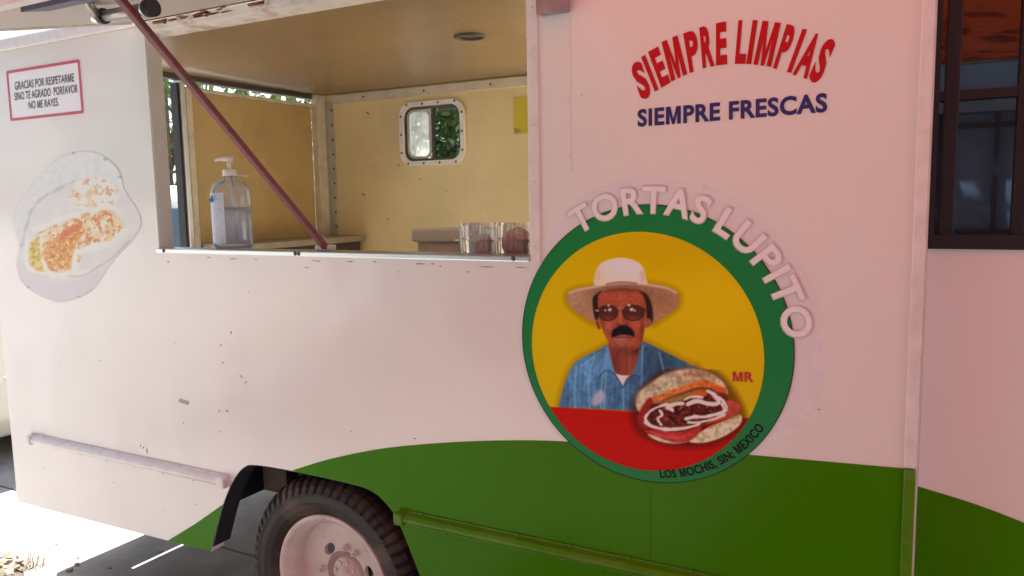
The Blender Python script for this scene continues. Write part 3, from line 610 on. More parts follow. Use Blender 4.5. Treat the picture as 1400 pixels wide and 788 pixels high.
hd = MB().box(OX0 - 0.03, OX1 + 0.0, -0.018, 0.07, OZ1 - 0.002, 2.150, 0.003).build('head_rail', M['rusty_trim'], TR)
MB().box(OX0 - 0.02, OX1, -0.026, -0.0185, 2.128, 2.150, 0.002).build('hinge_strip', M['rusty_trim'], hd)
hk = MB().tube([(-2.21, -0.028, 2.141), (-2.15, -0.028, 2.141)], 0.0055, 10).build('hinge', M['rust'], hd)
for k in range(1, 4): share(hk, 'hinge', (0.42 * k, 0, 0), hd)
# drip rail along the roof edge over the rear part
MB().box(XL - 0.015, OX0 - 0.035, -0.012, 0.058, ZT + 0.001, 2.188, 0.006).build('drip_rail', M['white_trim'], TR)
MB().box(OX0 - 0.034, OX1, 0.0, 0.058, 2.152, 2.206, 0.003).build('roof_rail', M['white_trim'], TR)
# hatch: flap hinged at the head, lifted a little below level
FL = 0.80; slope = 0.226
def fp(x, s, h=0.0):                                     # point on the flap: s metres out from the hinge, h above its underside
    c = 1 / math.sqrt(1 + slope ** 2); return (x, -0.03 - s * c - h * slope * c * 0.0, 2.152 - s * slope * c + h)
hx0, hx1 = OX0 - 0.012, OX1 + 0.006
def fbox(x0, x1, s0, s1, h0, h1):
    mb = MB(); vs = [fp(x, s, h) for x in (x0, x1) for s in (s0, s1) for h in (h0, h1)]
    mb.add(vs, [(0, 1, 3, 2), (4, 6, 7, 5), (0, 4, 5, 1), (2, 3, 7, 6), (0, 2, 6, 4), (1, 5, 7, 3)]); return mb
ha = fbox(hx0, hx1, 0.0, FL, 0.0, 0.022).build('hatch_flap', M['flap'], TR)
fbox(hx0 - 0.003, hx1 + 0.003, FL - 0.05, FL + 0.004, -0.014, -0.001).build('flap_edge_rail', M['white_trim'], ha)
fbox(hx0 - 0.008, hx0 - 0.0005, 0.0, FL, -0.006, 0.026).build('flap_side_trim', M['white_trim'], ha)
fbox(hx1 + 0.0005, hx1 + 0.008, 0.0, FL, -0.006, 0.026).build('flap_side_trim', M['white_trim'], ha)
fbox(hx0, hx1, 0.003, FL, 0.0225, 0.026).build('flap_skin', M['white'], ha)
# bracket on the flap that holds the rod
py_ = -0.50; pz_ = 2.018
br = MB().tube([(-1.795, py_, pz_), (-1.625, py_, pz_ - 0.003)], 0.0135, 16).build('bracket_pipe', M['steel'], TR)
MB().tube([(-1.622, py_, pz_ - 0.003), (-1.600, py_, pz_ - 0.0035)], [0.020, 0.020], 18).build('end_cap', M['blackrubber'], br)
MB().tube([(-1.634, py_, pz_ - 0.003), (-1.622, py_, pz_ - 0.003)], [0.0165, 0.0165], 16).build('collar', M['alu'], br)
MB().tube([(-1.788, py_, pz_), (-1.778, py_, pz_)], [0.0185, 0.0185], 16).build('collar', M['blackrubber'], br)
MB().tube([(-1.812, py_, pz_), (-1.795, py_, pz_)], [0.0165, 0.0165], 16).build('collar', M['alu'], br)
MB().tube([(-1.803, py_, pz_ + 0.004), tuple(pl(124, 9, -0.56)), tuple(pl(119, 0, -0.62))], [0.011, 0.009, 0.008], 10).build('bracket_arm', M['steel'], br)
fbox(-1.79, -1.60, 0.615, 0.68, -0.012, -0.001).build('bracket_plate', M['bluegrey'], br)
# prop rod
rod0, rod1 = Vector((-1.586, 0.035, 1.420)), Vector(pl(161, -5, -0.56))
rod = MB(); d = (rod1 - rod0); ax = d.normalized(); sx = Vector((1, 0, 0)); sx = (sx - ax * sx.dot(ax)).normalized(); sy = ax.cross(sx)
vs = [rod0 + sx * a + sy * b for a, b in ((-.0105, -.008), (.0105, -.008), (.0105, .008), (-.0105, .008))] + [rod1 + sx * a + sy * b for a, b in ((-.0105, -.008), (.0105, -.008), (.0105, .008), (-.0105, .008))]
rod.add(vs, [(0, 1, 2, 3), (7, 6, 5, 4), (0, 4, 5, 1), (1, 5, 6, 2), (2, 6, 7, 3), (3, 7, 4, 0)])
ro = rod.build('prop_rod', M['redrod'], TR)
bv = ro.modifiers.new('b', 'BEVEL'); bv.width = 0.003; bv.segments = 2
MB().box(-1.625, -1.575, 0.02, 0.062, 1.4182, 1.436, 0.006).build('rod_foot', M['alu_dull'], TR)
# wooden stop block beside the opening
MB().box(-0.845, -0.772, -0.045, -0.0065, 1.995, 2.14, 0.004).build('stop_block', pm('mauve_block', (0.33, 0.24, 0.24), 0.6, var=0.25, scale=30), TR)
# panel seams: lapped sheet edges with rivets
seam = MB().box(-0.790, -0.776, -0.0012, 0.0, 1.62, 2.6, 0.0004).build('lap_seam', M['white'], TR)
for k in range(7): share(srv, 'rivet', (-0.783, -0.001, 1.66 + 0.13 * k), seam)
seam = MB().box(-0.575, -0.5745, -0.0024, -0.0012, 0.42, 0.86).build('lap_seam', M['green'], TR)
# corner strip at the right-hand end
MB().box(XR - 0.014, XR + 0.008, -0.007, 0.0, 0.998, 2.62, 0.003).build('corner_strip', M['white_trim'], TR)
MB().box(XR - 0.014, XR + 0.008, -0.0085, 0.0, 0.39, 0.996, 0.003).build('corner_strip', M['green_trim'], TR)
# rub rails
def rail(x0, x1, zc, mat):
    r = MB(); r.plate([rrect(x0, x1, zc - 0.022, zc + 0.022, 0.012)], -0.006, -0.0018)
    o = r.build('rub_rail', mat, TR)
    pr = [(-0.0062, -0.017), (-0.020, -0.012), (-0.026, -0.004), (-0.026, 0.004), (-0.020, 0.012), (-0.0062, 0.017)]
    m2 = MB(); vs = [(x, y, zc + z) for x in (x0 + 0.02, x1 - 0.02) for y, z in pr]; n = len(pr)
    m2.add(vs, [(i, i + 1, i + 1 + n, i + n) for i in range(n - 1)] + [tuple(range(n)), tuple(range(2 * n - 1, n - 1, -1))]); m2.build('rail_bead', mat, o)
    for xe in (x0 + 0.02, x1 - 0.02): MB().box(xe - 0.016, xe + 0.016, -0.030, -0.006, zc - 0.019, zc + 0.019, 0.007).build('end_cap', mat, o)
    rv = MB().lathe([(0.0001, -0.004), (0.004, -0.003), (0.0055, 0)], Matrix.Rotation(-PI / 2, 4, 'X'), 8).build('rivet', mat, o); rv.location = (x0 + 0.09, -0.006, zc + 0.0195)
    k = x0 + 0.24
    while k < x1 - 0.05: share(rv, 'rivet', (k, -0.006, zc + 0.0195), o); share(rv, 'rivet', (k - 0.07, -0.006, zc - 0.0195), o); k += 0.155
rail(-3.14, -2.018, 0.648, M['white_trim'])
rail(-1.335, -0.10, 0.657, M['green_trim'])
# chips and scratches in the paint
CH = MB()
def chip(px, py, wpx, hpx, ang=0, n=7):
    c = pl(px, py); k = 1.0 / 500; n = 11
    pts = []
    for i in range(n):
        t = 2 * PI * i / n; r = random.uniform(0.45, 1.3); a, b = wpx * k * r * math.cos(t) / 2, hpx * k * r * math.sin(t) / 2
        pts.append((c[0] + a * math.cos(ang) - b * math.sin(ang), c[2] + a * math.sin(ang) + b * math.cos(ang)))
    CH.plate([pts], -0.0009, 0.0004)
for a in ((302, 472, 4, 3), (305, 496, 4, 2), (336, 523, 5, 2, 0.6), (300, 562, 2, 4), (311, 562, 4, 3, 0.8), (251, 578, 3, 2), (137, 493, 2, 2), (82, 499, 2, 2), (316, 455, 2, 4), (196, 612, 6, 3, 1.2), (201, 616, 2, 10), (192, 610, 2, 8), (330, 515, 10, 1.2, -0.4), (300, 340 + 250, 2, 2), (568, 600, 4, 2), (268, 690, 2, 2), (285, 352, 9, 1.2), (318, 354, 16, 1.0), (350, 355, 5, 1.2), (432, 357, 16, 1.0), (478, 358, 14, 1.0), (512, 358, 3, 2), (575, 361, 16, 1.2), (592, 361, 8, 1.2), (602, 364, 2, 2), (665, 365, 24, 0.9), (712, 366, 20, 0.9), (230, 358, 4, 2), (52, 598, 6, 1), (84, 603, 4, 1.5), (118, 611, 5, 1.5), (74, 46 + 560, 3, 2), (420, 366, 10, 1.0), (545, 372, 3, 1.5), (640, 372, 5, 1.2), (770, 350, 2, 3), (795, 130, 1.5, 2), (1120, 560, 3, 1), (1036, 600, 4, 0.8), (340, 400, 2, 2), (240, 470, 3, 1), (155, 660, 3, 1.4), (60, 640, 4, 1), (225, 700, 2, 1.5), (480, 590, 3, 1)):
    chip(*a)
RF = MB()
for k in range(26):
    x = random.choice((-2.2, -2.16, -1.98, -1.9, -1.6, -1.35)) + random.gauss(0, 0.05); z = 2.141 + random.uniform(-0.008, 0.008); w_ = random.uniform(0.006, 0.03); h_ = random.uniform(0.002, 0.006)
    RF.plate([[(x + w_ * random.uniform(.7, 1.2) * math.cos(t), z + h_ * random.uniform(.6, 1.2) * math.sin(t)) for t in np.linspace(0, 2 * PI, 9, endpoint=False)]], -0.0268, -0.0255)
tag(RF.build('rust_flakes', M['rust'], TR), kind='stuff')
SCF = MB()
for px, py, a, b, an in ((503, 155, 8, 2, -0.6), (497, 266, 9, 2, -0.4), (545, 226, 3, 3, 0), (650, 330, 4, 2, 0), (610, 262, 2, 2, 0), (530, 300, 5, 1.5, 0.5), (575, 245, 4, 1.2, 0.2)):
    c = pl(px, py, 1.8795); k = 0.0034; SCF.plate([[(c[0] + k * (a * math.cos(t) * math.cos(an) - b * math.sin(t) * math.sin(an)) / 2, c[2] + k * (a * math.cos(t) * math.sin(an) + b * math.sin(t) * math.cos(an)) / 2) for t in np.linspace(0, 2 * PI, 8, endpoint=False)]], 1.8785, 1.8805)
tag(SCF.build('scuff_marks', M['rust'], TR), kind='stuff')
tag(CH.build('paint_chips', M['rust'], TR), kind='stuff')
ch2 = MB(); c = pl(251, 549.5); ch2.plate([[(c[0] - 0.026, c[2] - 0.004), (c[0] + 0.022, c[2] - 0.009), (c[0] + 0.030, c[2] + 0.004), (c[0] - 0.018, c[2] + 0.010)]], -0.0009, 0.0004); ch2.build('tape_scrap', pm('brown_tape', (0.42, 0.35, 0.30), 0.5, var=0.2, scale=60), TR)

# ------------------------------------------------------------------ pictures and lettering on the panel
LC, LR = (-0.585, 1.211), 0.331; IC, IR = (-0.603, 1.193), 0.287
def film_r(t):                                           # cut line of the clear film round the logo
    a = math.degrees(t) % 360
    if a > 270: a -= 360
    up = 1 / (1 + math.exp(-(a + 28) / 5)) * 1 / (1 + math.exp((a - 128) / 5))
    return 0.343 + 0.052 * up
fl = [(LC[0] + film_r(2 * PI * i / 160) * math.cos(2 * PI * i / 160), LC[1] + film_r(2 * PI * i / 160) * math.sin(2 * PI * i / 160)) for i in range(160)]
LG = MB().plate([fl], -0.0006, 0.0003).build('logo_decal', M['film'], TR); tag(LG, 'round logo decal with man in straw hat and sandwich')
MB().plate([circ(*LC, LR, 160), circ(*IC, IR, 160)], -0.0024, -0.0007).build('green_ring', M['logo_green'], LG)
MB().plate([circ(*LC, LR + 0.0012, 160), circ(*LC, LR - 0.0004, 160)], -0.0028, -0.0007).build('ring_outline', M['vinyl_black'], LG)
ILL = (0.70, 0.41, 0.37)
print_grid('portrait_print', lambda X, Z: (X - IC[0]) ** 2 + (Z - IC[1]) ** 2 < (IR + 0.004) ** 2, IC[0] - IR - 0.004, IC[0] + IR + 0.004, IC[1] - IR - 0.004, IC[1] + IR + 0.004, 330, -0.0017, paint_logo, LG, ILL)
def polar(px, py):
    q = pl(px, py); return math.hypot(q[0] - LC[0], q[2] - LC[1]), math.atan2(q[2] - LC[1], q[0] - LC[0])
zl = lambda a, b: (690 + a / 1.751, 230 + b / 1.751)
def arc_text(mb, body, a0, a1, rin, rout, y, bold):
    letters(mb, body, lambda u, v: ((LC[0] + (rin + (rout - rin) * v) * math.cos(a0 + (a1 - a0) * u)), (LC[1] + (rin + (rout - rin) * v) * math.sin(a0 + (a1 - a0) * u))), y, bold, 0.07 - 1.0 * bold)
aT0, aT1 = polar(*zl(162, 128))[1], polar(*zl(452 + 30, 118))[1]
aL0, aL1 = polar(*zl(500, 150))[1], polar(*zl(692, 405))[1]
for nm, mt, y, bo, gr in (('lettering_shadow', M['halo'], -0.0032, 0.040, 0.0030), ('lettering', M['vinyl_white'], -0.0036, 0.022, 0.0)):
    mb = MB(); ga = gr / 0.34
    arc_text(mb, 'TORTAS', aT0 + ga, aT1 - ga, 0.312 - gr, 0.374 + gr, y, bo)
    arc_text(mb, 'LUPITO', aL0 + ga, aL1 - ga, 0.312 - gr, 0.374 + gr, y, bo)
    mb.build(nm, mt, LG)
mb = MB(); zc = lambda a, b: (840 + a / 4.145, 480 + b / 4.145)
r0, b0 = polar(*zc(262, 712)); r1, b1 = polar(*zc(862, 440))
def low_arc(u, v):
    t = b0 + ((b1 - b0 + PI) % (2 * PI) - PI) * u; r = 0.323 - 0.0245 * v
    return LC[0] + r * math.cos(t), LC[1] + r * math.sin(t)
letters(mb, 'LOS MOCHIS, SIN; MEXICO', low_arc, -0.0032, 0.028)
mb.build('lettering', M['vinyl_black'], LG)
mb = MB(); letters(mb, 'MR', quadwarp(zq((840, 480), 4.145, [(672, 172), (790, 176), (790, 119), (672, 115)])), -0.0030, 0.03); mb.build('lettering', M['vinyl_red'], LG)
# slogan
mb = MB(); Q = [('S', [(188, 546), (246, 516), (184, 322), (120, 352)]), ('I', [(259, 496), (279, 484), (205, 296), (184, 309)]), ('E', [(293, 475), (343, 446), (276, 251), (221, 281)]), ('M', [(347, 441), (433, 401), (379, 191), (294, 228)]), ('P', [(446, 395), (505, 376), (480, 158), (410, 182)]), ('R', [(516, 371), (581, 357), (562, 132), (497, 150)]), ('E', [(587, 355), (648, 348), (643, 117), (587, 127)]),
     ('L', [(688, 346), (745, 345), (765, 110), (708, 110)]), ('I', [(750, 347), (777, 347), (812, 110), (785, 110)]), ('M', [(788, 349), (884, 362), (937, 125), (838, 113)]), ('P', [(893, 369), (952, 381), (1024, 142), (968, 131)]), ('I', [(968, 390), (993, 394), (1078, 161), (1053, 156)]), ('A', [(998, 402), (1077, 428), (1172, 196), (1092, 170)]), ('S', [(1078, 432), (1138, 460), (1242, 226), (1182, 198)])]
for ch, q in Q: letters(mb, ch, quadwarp(zq((830, 0), 3.94, q)), -0.0012, 0.045)
o = mb.build('slogan_lettering', M['vinyl_red'], TR); tag(o, 'arched red slogan lettering')
mb = MB(); letters(mb, 'SIEMPRE FRESCAS', quadwarp(zq((830, 0), 3.94, [(165, 686), (1187, 606), (1187, 500), (165, 590)])), -0.0012, 0.035)
o = mb.build('slogan_lettering', M['vinyl_navy'], TR); tag(o, 'straight navy slogan lettering')
# courtesy notice
sg = [-3.086, -2.641, 1.888, 2.073]
NS = MB().plate([rrect(*sg, 0.008)], -0.0014, 0.0004).build('notice_sticker', M['vinyl_white'], TR); tag(NS, 'white notice sticker with red border')
MB().plate([rrect(*sg, 0.008), rrect(sg[0] + 0.011, sg[1] - 0.011, sg[2] + 0.010, sg[3] - 0.010, 0.004)], -0.0026, -0.0015).build('border', M['vinyl_rose'], NS)
mb = MB()
for tx, q in (('GRACIAS POR RESPETARME', [(84, 487), (403, 440), (400, 396), (82, 443)]), ('SINO TE AGRADO  PORFAVOR', [(82, 543), (423, 500), (420, 455), (80, 501)]), ('NO ME RAYES.', [(157, 589), (320, 571), (320, 527), (156, 548)])):
    letters(mb, tx, quadwarp(zq((0, 0), 3.94, q)), -0.0026, 0.008)
mb.build('lettering', M['vinyl_grey'], NS)
# faded sandwich picture
tout = bez([(a / 3.15, 180 + b / 3.15) for a, b in [(58, 400), (64, 340), (100, 284), (150, 214), (210, 147), (270, 103), (350, 84), (422, 91), (482, 129), (522, 180), (538, 250), (592, 330), (610, 400), (572, 470), (505, 540), (460, 600), (402, 682), (340, 717), (260, 737), (190, 717), (128, 682), (84, 632), (70, 560), (82, 490)]], 5)
def tmask(X, Z):
    a, b = project(X, np.zeros_like(X), Z); return sdpoly(a, b, tout) < 0
o = print_grid('sandwich_picture', tmask, -3.16, -2.35, 1.17, 1.80, 260, -0.0014, paint_torta, TR, (0.86, 0.81, 0.85)); tag(o, 'faded picture of a filled sandwich')

# ------------------------------------------------------------------ wheel
WC = Vector((-1.65, 0.0, 0.352))
def wheel(cx, cy, parent, flip=False, rz=0.352):
    sgn = -1 if flip else 1
    B = Matrix.Translation((cx, cy, rz)) @ Matrix.Rotation(-PI / 2 * sgn, 4, 'X')     # local +z -> world +y (into the truck)
    n = 240; prof = [(0.222, 0.018), (0.232, 0.004), (0.250, -0.010), (0.272, -0.018), (0.292, -0.018), (0.300, -0.0205), (0.308, -0.0165), (0.322, -0.010), (0.337, 0.004), (0.346, 0.022), (0.351, 0.05), (0.352, 0.09), (0.351, 0.13), (0.346, 0.16), (0.33, 0.185), (0.29, 0.20), (0.25, 0.19), (0.222, 0.165)]
    vs, fs = [], []
    for i, (r, h) in enumerate(prof):
        for k in range(n):
            rr, hh = r, h; gk = k % 4
            if i in (6, 7, 8, 9) and gk == 0: rr -= 0.007 * (0.5 if i == 6 else 1); hh += 0.006
            if i in (10, 12) and gk in (0, 1): rr -= 0.008
            if i == 9: rr += 0.0015 * math.sin(k * 0.9)
            t = 2 * PI * k / n; vs.append(B @ Vector((rr * math.cos(t), rr * math.sin(t), hh)))
    for i in range(len(prof) - 1):
        for k in range(n): fs.append((i * n + k, i * n + (k + 1) % n, (i + 1) * n + (k + 1) % n, (i + 1) * n + k))
    ty = MB().add(vs, fs, False).build('wheel', M['rubber'], parent)
    rp = [(0.180, 0.165), (0.180, 0.110), (0.186, 0.05), (0.188, 0.030), (0.198, 0.024), (0.205, 0.010), (0.216, 0.002), (0.2235, 0.004), (0.2245, 0.012), (0.221, 0.02), (0.221, 0.165)]
    rm = MB().lathe(rp, B, 72).build('rim', M['rim'], ty)
    # dished disc with oval hand holes
    hol = []
    for k in range(3):
        a = math.radians(132) + k * 2 * PI / 3; c = (0.098 * math.cos(a), 0.098 * math.sin(a)); pts = []
        for i in range(16):
            t = 2 * PI * i / 16; q = (0.018 * math.cos(t), 0.027 * math.sin(t)); pts.append((c[0] + q[0] * math.cos(a) - q[1] * math.sin(a), c[1] + q[0] * math.sin(a) + q[1] * math.cos(a)))
        hol.append(pts)
    tf = lambda x, y, z: (B @ Vector((x, -z if not flip else z, y)))[:]
    MB().plate([circ(0, 0, 0.1835, 64)] + hol + [circ(0, 0, 0.078, 32)], 0.075, 0.090, tf).build('disc', M['rim'], rm)
    MB().lathe([(0.079, 0.088), (0.070, 0.104), (0.062, 0.112), (0.0001, 0.112)], B, 32).build('dish_centre', M['rim'], rm)
    hb = MB().lathe([(0.058, 0.112), (0.056, 0.080), (0.050, 0.072), (0.030, 0.070), (0.026, 0.062), (0.0001, 0.060)], B, 28).build('hub', M['rim'], rm)
    nut = MB().lathe([(0.0085, 0.012), (0.0085, 0.001), (0.006, -0.002), (0.0001, -0.002)], Matrix.Rotation(-PI / 2 * sgn, 4, 'X'), 6, smooth=False).build('hub_bolt', M['rim'], rm)
    for k in range(8):
        q = B @ Vector((0.041 * math.cos(k * PI / 4 + 0.3), 0.041 * math.sin(k * PI / 4 + 0.3), 0.0665))
        if k == 0: nut.location = q
        else: share(nut, 'hub_bolt', q, rm)
    ln = MB().lathe([(0.016, 0.004), (0.016, 0.0), (0.0105, -0.001), (0.0105, -0.013), (0.006, -0.015), (0.0055, -0.022), (0.0001, -0.022)], Matrix.Rotation(-PI / 2 * sgn, 4, 'X'), 8, smooth=False).build('lug_nut', M['rim'], rm)
    for k in range(6):
        a = -math.radians(60 + 24 * (k % 2) + 120 * (k // 2)); q = B @ Vector((0.095 * math.cos(a), 0.095 * math.sin(a), 0.074))
        if k == 0: ln.location = q
        else: share(ln, 'lug_nut', q, rm)
    return ty
W1 = wheel(-1.65, 0.050, TR)
W2 = wheel(-1.65, 1.90, TR, True)
MB().tube([(-1.65, 0.17, 0.352), (-1.65, 1.80, 0.352)], 0.05, 14).build('axle', M['brown_metal'], TR)
MB().box(-3.2, 1.5, 0.36, 0.44, 0.47, 0.598, 0.005).build('chassis_beam', M['brown_metal'], TR)
MB().box(-3.2, 1.5, 1.46, 1.54, 0.47, 0.598, 0.005).build('chassis_beam', M['brown_metal'], TR)
MB().box(-2.16, -1.18, 0.06, 0.35, 0.728, 0.745).build('wheel_housing', M['navy'], TR)
MB().box(-2.18, -2.163, 0.06, 0.35, 0.50, 0.745).build('wheel_housing', M['navy'], TR)
MB().box(-1.175, -1.16, 0.06, 0.35, 0.38, 0.745).build('wheel_housing', M['navy'], TR)
MB().box(-2.16, -1.18, 0.352, 0.358, 0.60, 0.745).build('wheel_housing', M['navy'], TR)
MB().box(-2.04, -1.93, 0.16, 0.22, 0.56, 0.72, 0.004).build('spring_hanger', M['brown_metal'], TR)
# tail: steel bumper bracket below the rear end
MB().box(-3.36, -3.33, 0.30, 0.36, 0.30, 0.62, 0.006).build('tail_bracket', M['steel'], TR)
MB().box(-3.42, -3.285, 0.25, 1.7, 0.42, 0.50, 0.006).build('rear_bumper', M['brown_metal'], TR)
MB().box(-3.345, -3.281, 0.02, 0.06, 0.83, 0.875, 0.006).build('door_catch', M['rim'], TR)

# ------------------------------------------------------------------ cab section, set back
CY = 0.12; CX1 = 1.72
wz0, wz1, wx0, wx1 = 1.445, 2.16, -0.054, 0.95
co = [(XR + 0.012, 0.40), (CX1, 0.42), (CX1, 1.55), (1.45, 2.2), (XR + 0.012, 2.2)]
cabw = [(wx0 + 0.05, wz0), (wx1, wz0), (wx1, wz1), (wx0 + 0.05, wz1)]
cab = MB().plate([co, cabw], CY, CY + 0.04).build('cab_side', M['white'], TR)
q0, q1 = pl(1245, 660, CY), pl(1400, 715, CY); sl_ = (q1[2] - q0[2]) / (q1[0] - q0[0])
cg = bez([(XR + 0.0125, q0[2] - 0.006), (0.19, q1[2]), (0.55, q1[2] - 0.14), (1.0, q1[2] - 0.29), (CX1 - 0.001, q1[2] - 0.42)], 6, False)
MB().plate([cg + [(CX1 - 0.001, 0.421), (XR + 0.0125, 0.401)]], CY - 0.0016, CY + 0.0004).build('green_swoosh', M['green'], cab)
MB().box(XR - 0.002, XR + 0.0115, 0.0005, CY + 0.04, 0.39, 2.62).build('step_return', M['white_trim'], TR)
cw = MB().plate([[(wx0 + 0.046, wz0 - 0.004), (wx1 + 0.02, wz0 - 0.004), (wx1 + 0.02, wz1 + 0.01), (wx0 + 0.046, wz1 + 0.01)], [(wx0 + 0.056, wz0 + 0.026), (wx1 - 0.03, wz0 + 0.026), (wx1 - 0.03, wz1 - 0.03), (wx0 + 0.056, wz1 - 0.03)]], CY - 0.008, CY + 0.02).build('cab_window', M['cabframe'], cab)
def cbar(x0, x1, z0, z1, y0=CY + 0.002, y1=CY + 0.018): return MB().box(x0, x1, y0, y1, z0, z1, 0.003).build('window_bar', M['cabframe'], cw)
q = pl(1287, 318, CY); qt = pl(1311, 0, CY)
cbar(0.010, 0.038, wz0 + 0.02, wz1 - 0.02)
cbar(0.139, 0.163, wz0 + 0.02, wz1 - 0.02, CY + 0.0025, CY + 0.0185)
for k in range(2, 7): cbar(0.139 + 0.125 * (k - 1), 0.163 + 0.125 * (k - 1), wz0 + 0.02, wz1 - 0.02, CY + 0.0025, CY + 0.0185)
zb = pl(1340, 128, CY)[2]; cbar(wx0 + 0.052, wx1 - 0.02, zb - 0.010, zb + 0.010, CY + 0.004, CY + 0.017)
MB().box(wx0 + 0.048, wx1 - 0.01, CY + 0.021, CY + 0.026, wz0 + 0.01, wz1 - 0.01).build('pane', M['glass_dark'], cw)
MB().box(XR - 0.025, XR + 0.011, 0.17, 1.87, 0.64, 2.19).build('cab_bulkhead', M['cabin'], TR)
MB().plate([co], YB - 0.04, YB + 0.005).build('cab_side', M['white'], TR)
fr = MB()
fr.add([(CX1, CY + 0.04, 0.42), (CX1, YB - 0.04, 0.42), (CX1, YB - 0.04, 1.55), (CX1, CY + 0.04, 1.55)], [(0, 1, 2, 3)])
fr.build('cab_front', M['white'], TR)
MB().add([(CX1, CY + 0.04, 1.55), (CX1, YB - 0.04, 1.55), (1.45, YB - 0.04, 2.2), (1.45, CY + 0.04, 2.2)], [(0, 1, 2, 3)]).build('windscreen', M['glass_dark'], TR)
W3 = wheel(1.25, 0.18, TR); W4 = wheel(1.25, 1.86, TR, True)
MB().tube([(1.25, 0.3, 0.352), (1.25, 1.76, 0.352)], 0.05, 14).build('axle', M['brown_metal'], TR)

# ================================================================== THINGS ON THE LEDGE
def superell(w_, d_, n=40, e=3.6):
    out = []
    for k in range(n):
        t = 2 * PI * k / n; c, s_ = math.cos(t), math.sin(t)
        out.append((w_ / 2 * math.copysign(abs(c) ** (2 / e), c), d_ / 2 * math.copysign(abs(s_) ** (2 / e), s_)))
    return out
def loft(mb, secs, Mx, cap=True, n=40, e=3.6):           # secs: (w, d, z)
    vs, fs = [], []
    for w_, d_, z in secs: vs += [Mx @ Vector((a, b, z)) for a, b in superell(w_, d_, n, e)]
    for i in range(len(secs) - 1):
        for k in range(n): fs.append((i * n + k, i * n + (k + 1) % n, (i + 1) * n + (k + 1) % n, (i + 1) * n + k))
    if cap: fs += [tuple(reversed(range(n))), tuple((len(secs) - 1) * n + k for k in range(n))]
    mb.add(vs, fs, True); return mb
bp_ = (-2.02, 0.072, 1.4185)
BT = thing('sanitizer_bottle', 'clear plastic hand sanitizer bottle with white pump on the serving ledge', 'bottle', bp_)
BM = Matrix.Translation(bp_) @ Matrix.Rotation(math.radians(36), 4, 'Z')
M['pet'] = glass('clear_bottle_plastic', (0.93, 0.95, 0.97), 0.05, 1.6, grime_sheen=0.24, grime_sheen_col=(0.86, 0.9, 0.95), gscale=90)  # bluish white mixed into the plastic stands for reflected and refracted daylight
gel = glass('clear_gel', (0.92, 0.96, 1.0), 0.10, 1.7, grime_sheen=0.26, grime_sheen_col=(0.93, 0.96, 1.0), gscale=35)  # gel brightened by the same painted-in daylight
loft(MB(), [(0.112, 0.066, 0.0), (0.120, 0.074, 0.006), (0.122, 0.076, 0.03), (0.1215, 0.0755, 0.10), (0.118, 0.074, 0.15), (0.116, 0.072, 0.185), (0.108, 0.066, 0.202), (0.085, 0.052, 0.214), (0.044, 0.040, 0.221), (0.040, 0.039, 0.226), (0.040, 0.039, 0.234)], BM).build('bottle_body', M['pet'], BT)
loft(MB(), [(0.108, 0.062, 0.003), (0.116, 0.070, 0.009), (0.118, 0.072, 0.03), (0.1175, 0.0715, 0.10), (0.115, 0.070, 0.133)], BM).build('gel', gel, BT)
M['pump'] = pm('white_pump_plastic', (0.80, 0.74, 0.68), 0.4, var=0.04)
c_ = BM @ Matrix.Translation((0, 0, 0.234))
MB().lathe([(0.0001, 0.0), (0.0205, 0.0), (0.0215, 0.003), (0.021, 0.018), (0.017, 0.021), (0.0001, 0.021)], c_, 28).build('pump_collar', M['pump'], BT)
pu = MB().tube([c_ @ Vector((0, 0, 0.021)), c_ @ Vector((0, 0, 0.047))], 0.006, 12).build('pump_stem', M['pump'], BT)
MB().tube([c_ @ Vector((0.012, 0, 0.053)), c_ @ Vector((-0.005, 0, 0.055)), c_ @ Vector((-0.028, 0.0, 0.055)), c_ @ Vector((-0.040, 0.0, 0.051)), c_ @ Vector((-0.043, 0.0, 0.047))], [0.009, 0.0085, 0.0055, 0.0045, 0.004], 12).build('pump_nozzle', M['pump'], BT)
MB().tube([BM @ Vector((0.004, 0, 0.234)), BM @ Vector((0.006, 0.004, 0.14)), BM @ Vector((0.012, 0.004, 0.02))], 0.0035, 8).build('dip_tube', M['pet'], BT)
MB().tube([c_ @ Vector((0.02, 0, 0.004)), c_ @ Vector((0.045, 0.003, -0.001)), c_ @ Vector((0.058, 0.006, -0.002))], 0.0022, 6).build('collar_tag', M['pump'], BT)
# label wrapped on the bottle's left flank
lb = MB(); vs, fs = [], []
se = superell(0.1232, 0.0772, 80); ids = list(range(37, 60))
for z in (0.018, 0.18):
    for k in ids: vs.append(BM @ Vector((se[k][0] * 1.004, se[k][1] * 1.004, z)))
n = len(ids); fs = [(i, i + 1, i + 1 + n, i + n) for i in range(n - 1)]
M['label'] = pm('pale_blue_label', (0.62, 0.72, 0.84), 0.4, var=0.1, scale=90, stretch=(1, 1, 3), dirt=(0.12, 0.2, 0.42), dirt_amt=0.55, dirt_scale=130)
lo_ = lb.add(vs, fs, True).build('label', M['label'], BT)
dp = MB(); c2 = BM @ Matrix.Translation((-0.052, -0.0355, 0.16)) @ Matrix.Rotation(math.radians(-30), 4, 'Z') @ Matrix.Rotation(PI / 2, 4, 'X')
dr = [(0, 0.013), (0.005, 0.006), (0.0085, -0.001), (0.007, -0.0075), (0, -0.0105), (-0.007, -0.0075), (-0.0085, -0.001), (-0.003, 0.003)]
dp.plate([bez(dr, 4)], 0, 0.0008, lambda x, y, z: (c2 @ Vector((x, z, y + 0.0022)))[:]).build('drop_emblem', pm('blue_print', (0.03, 0.13, 0.5), 0.4), lo_)

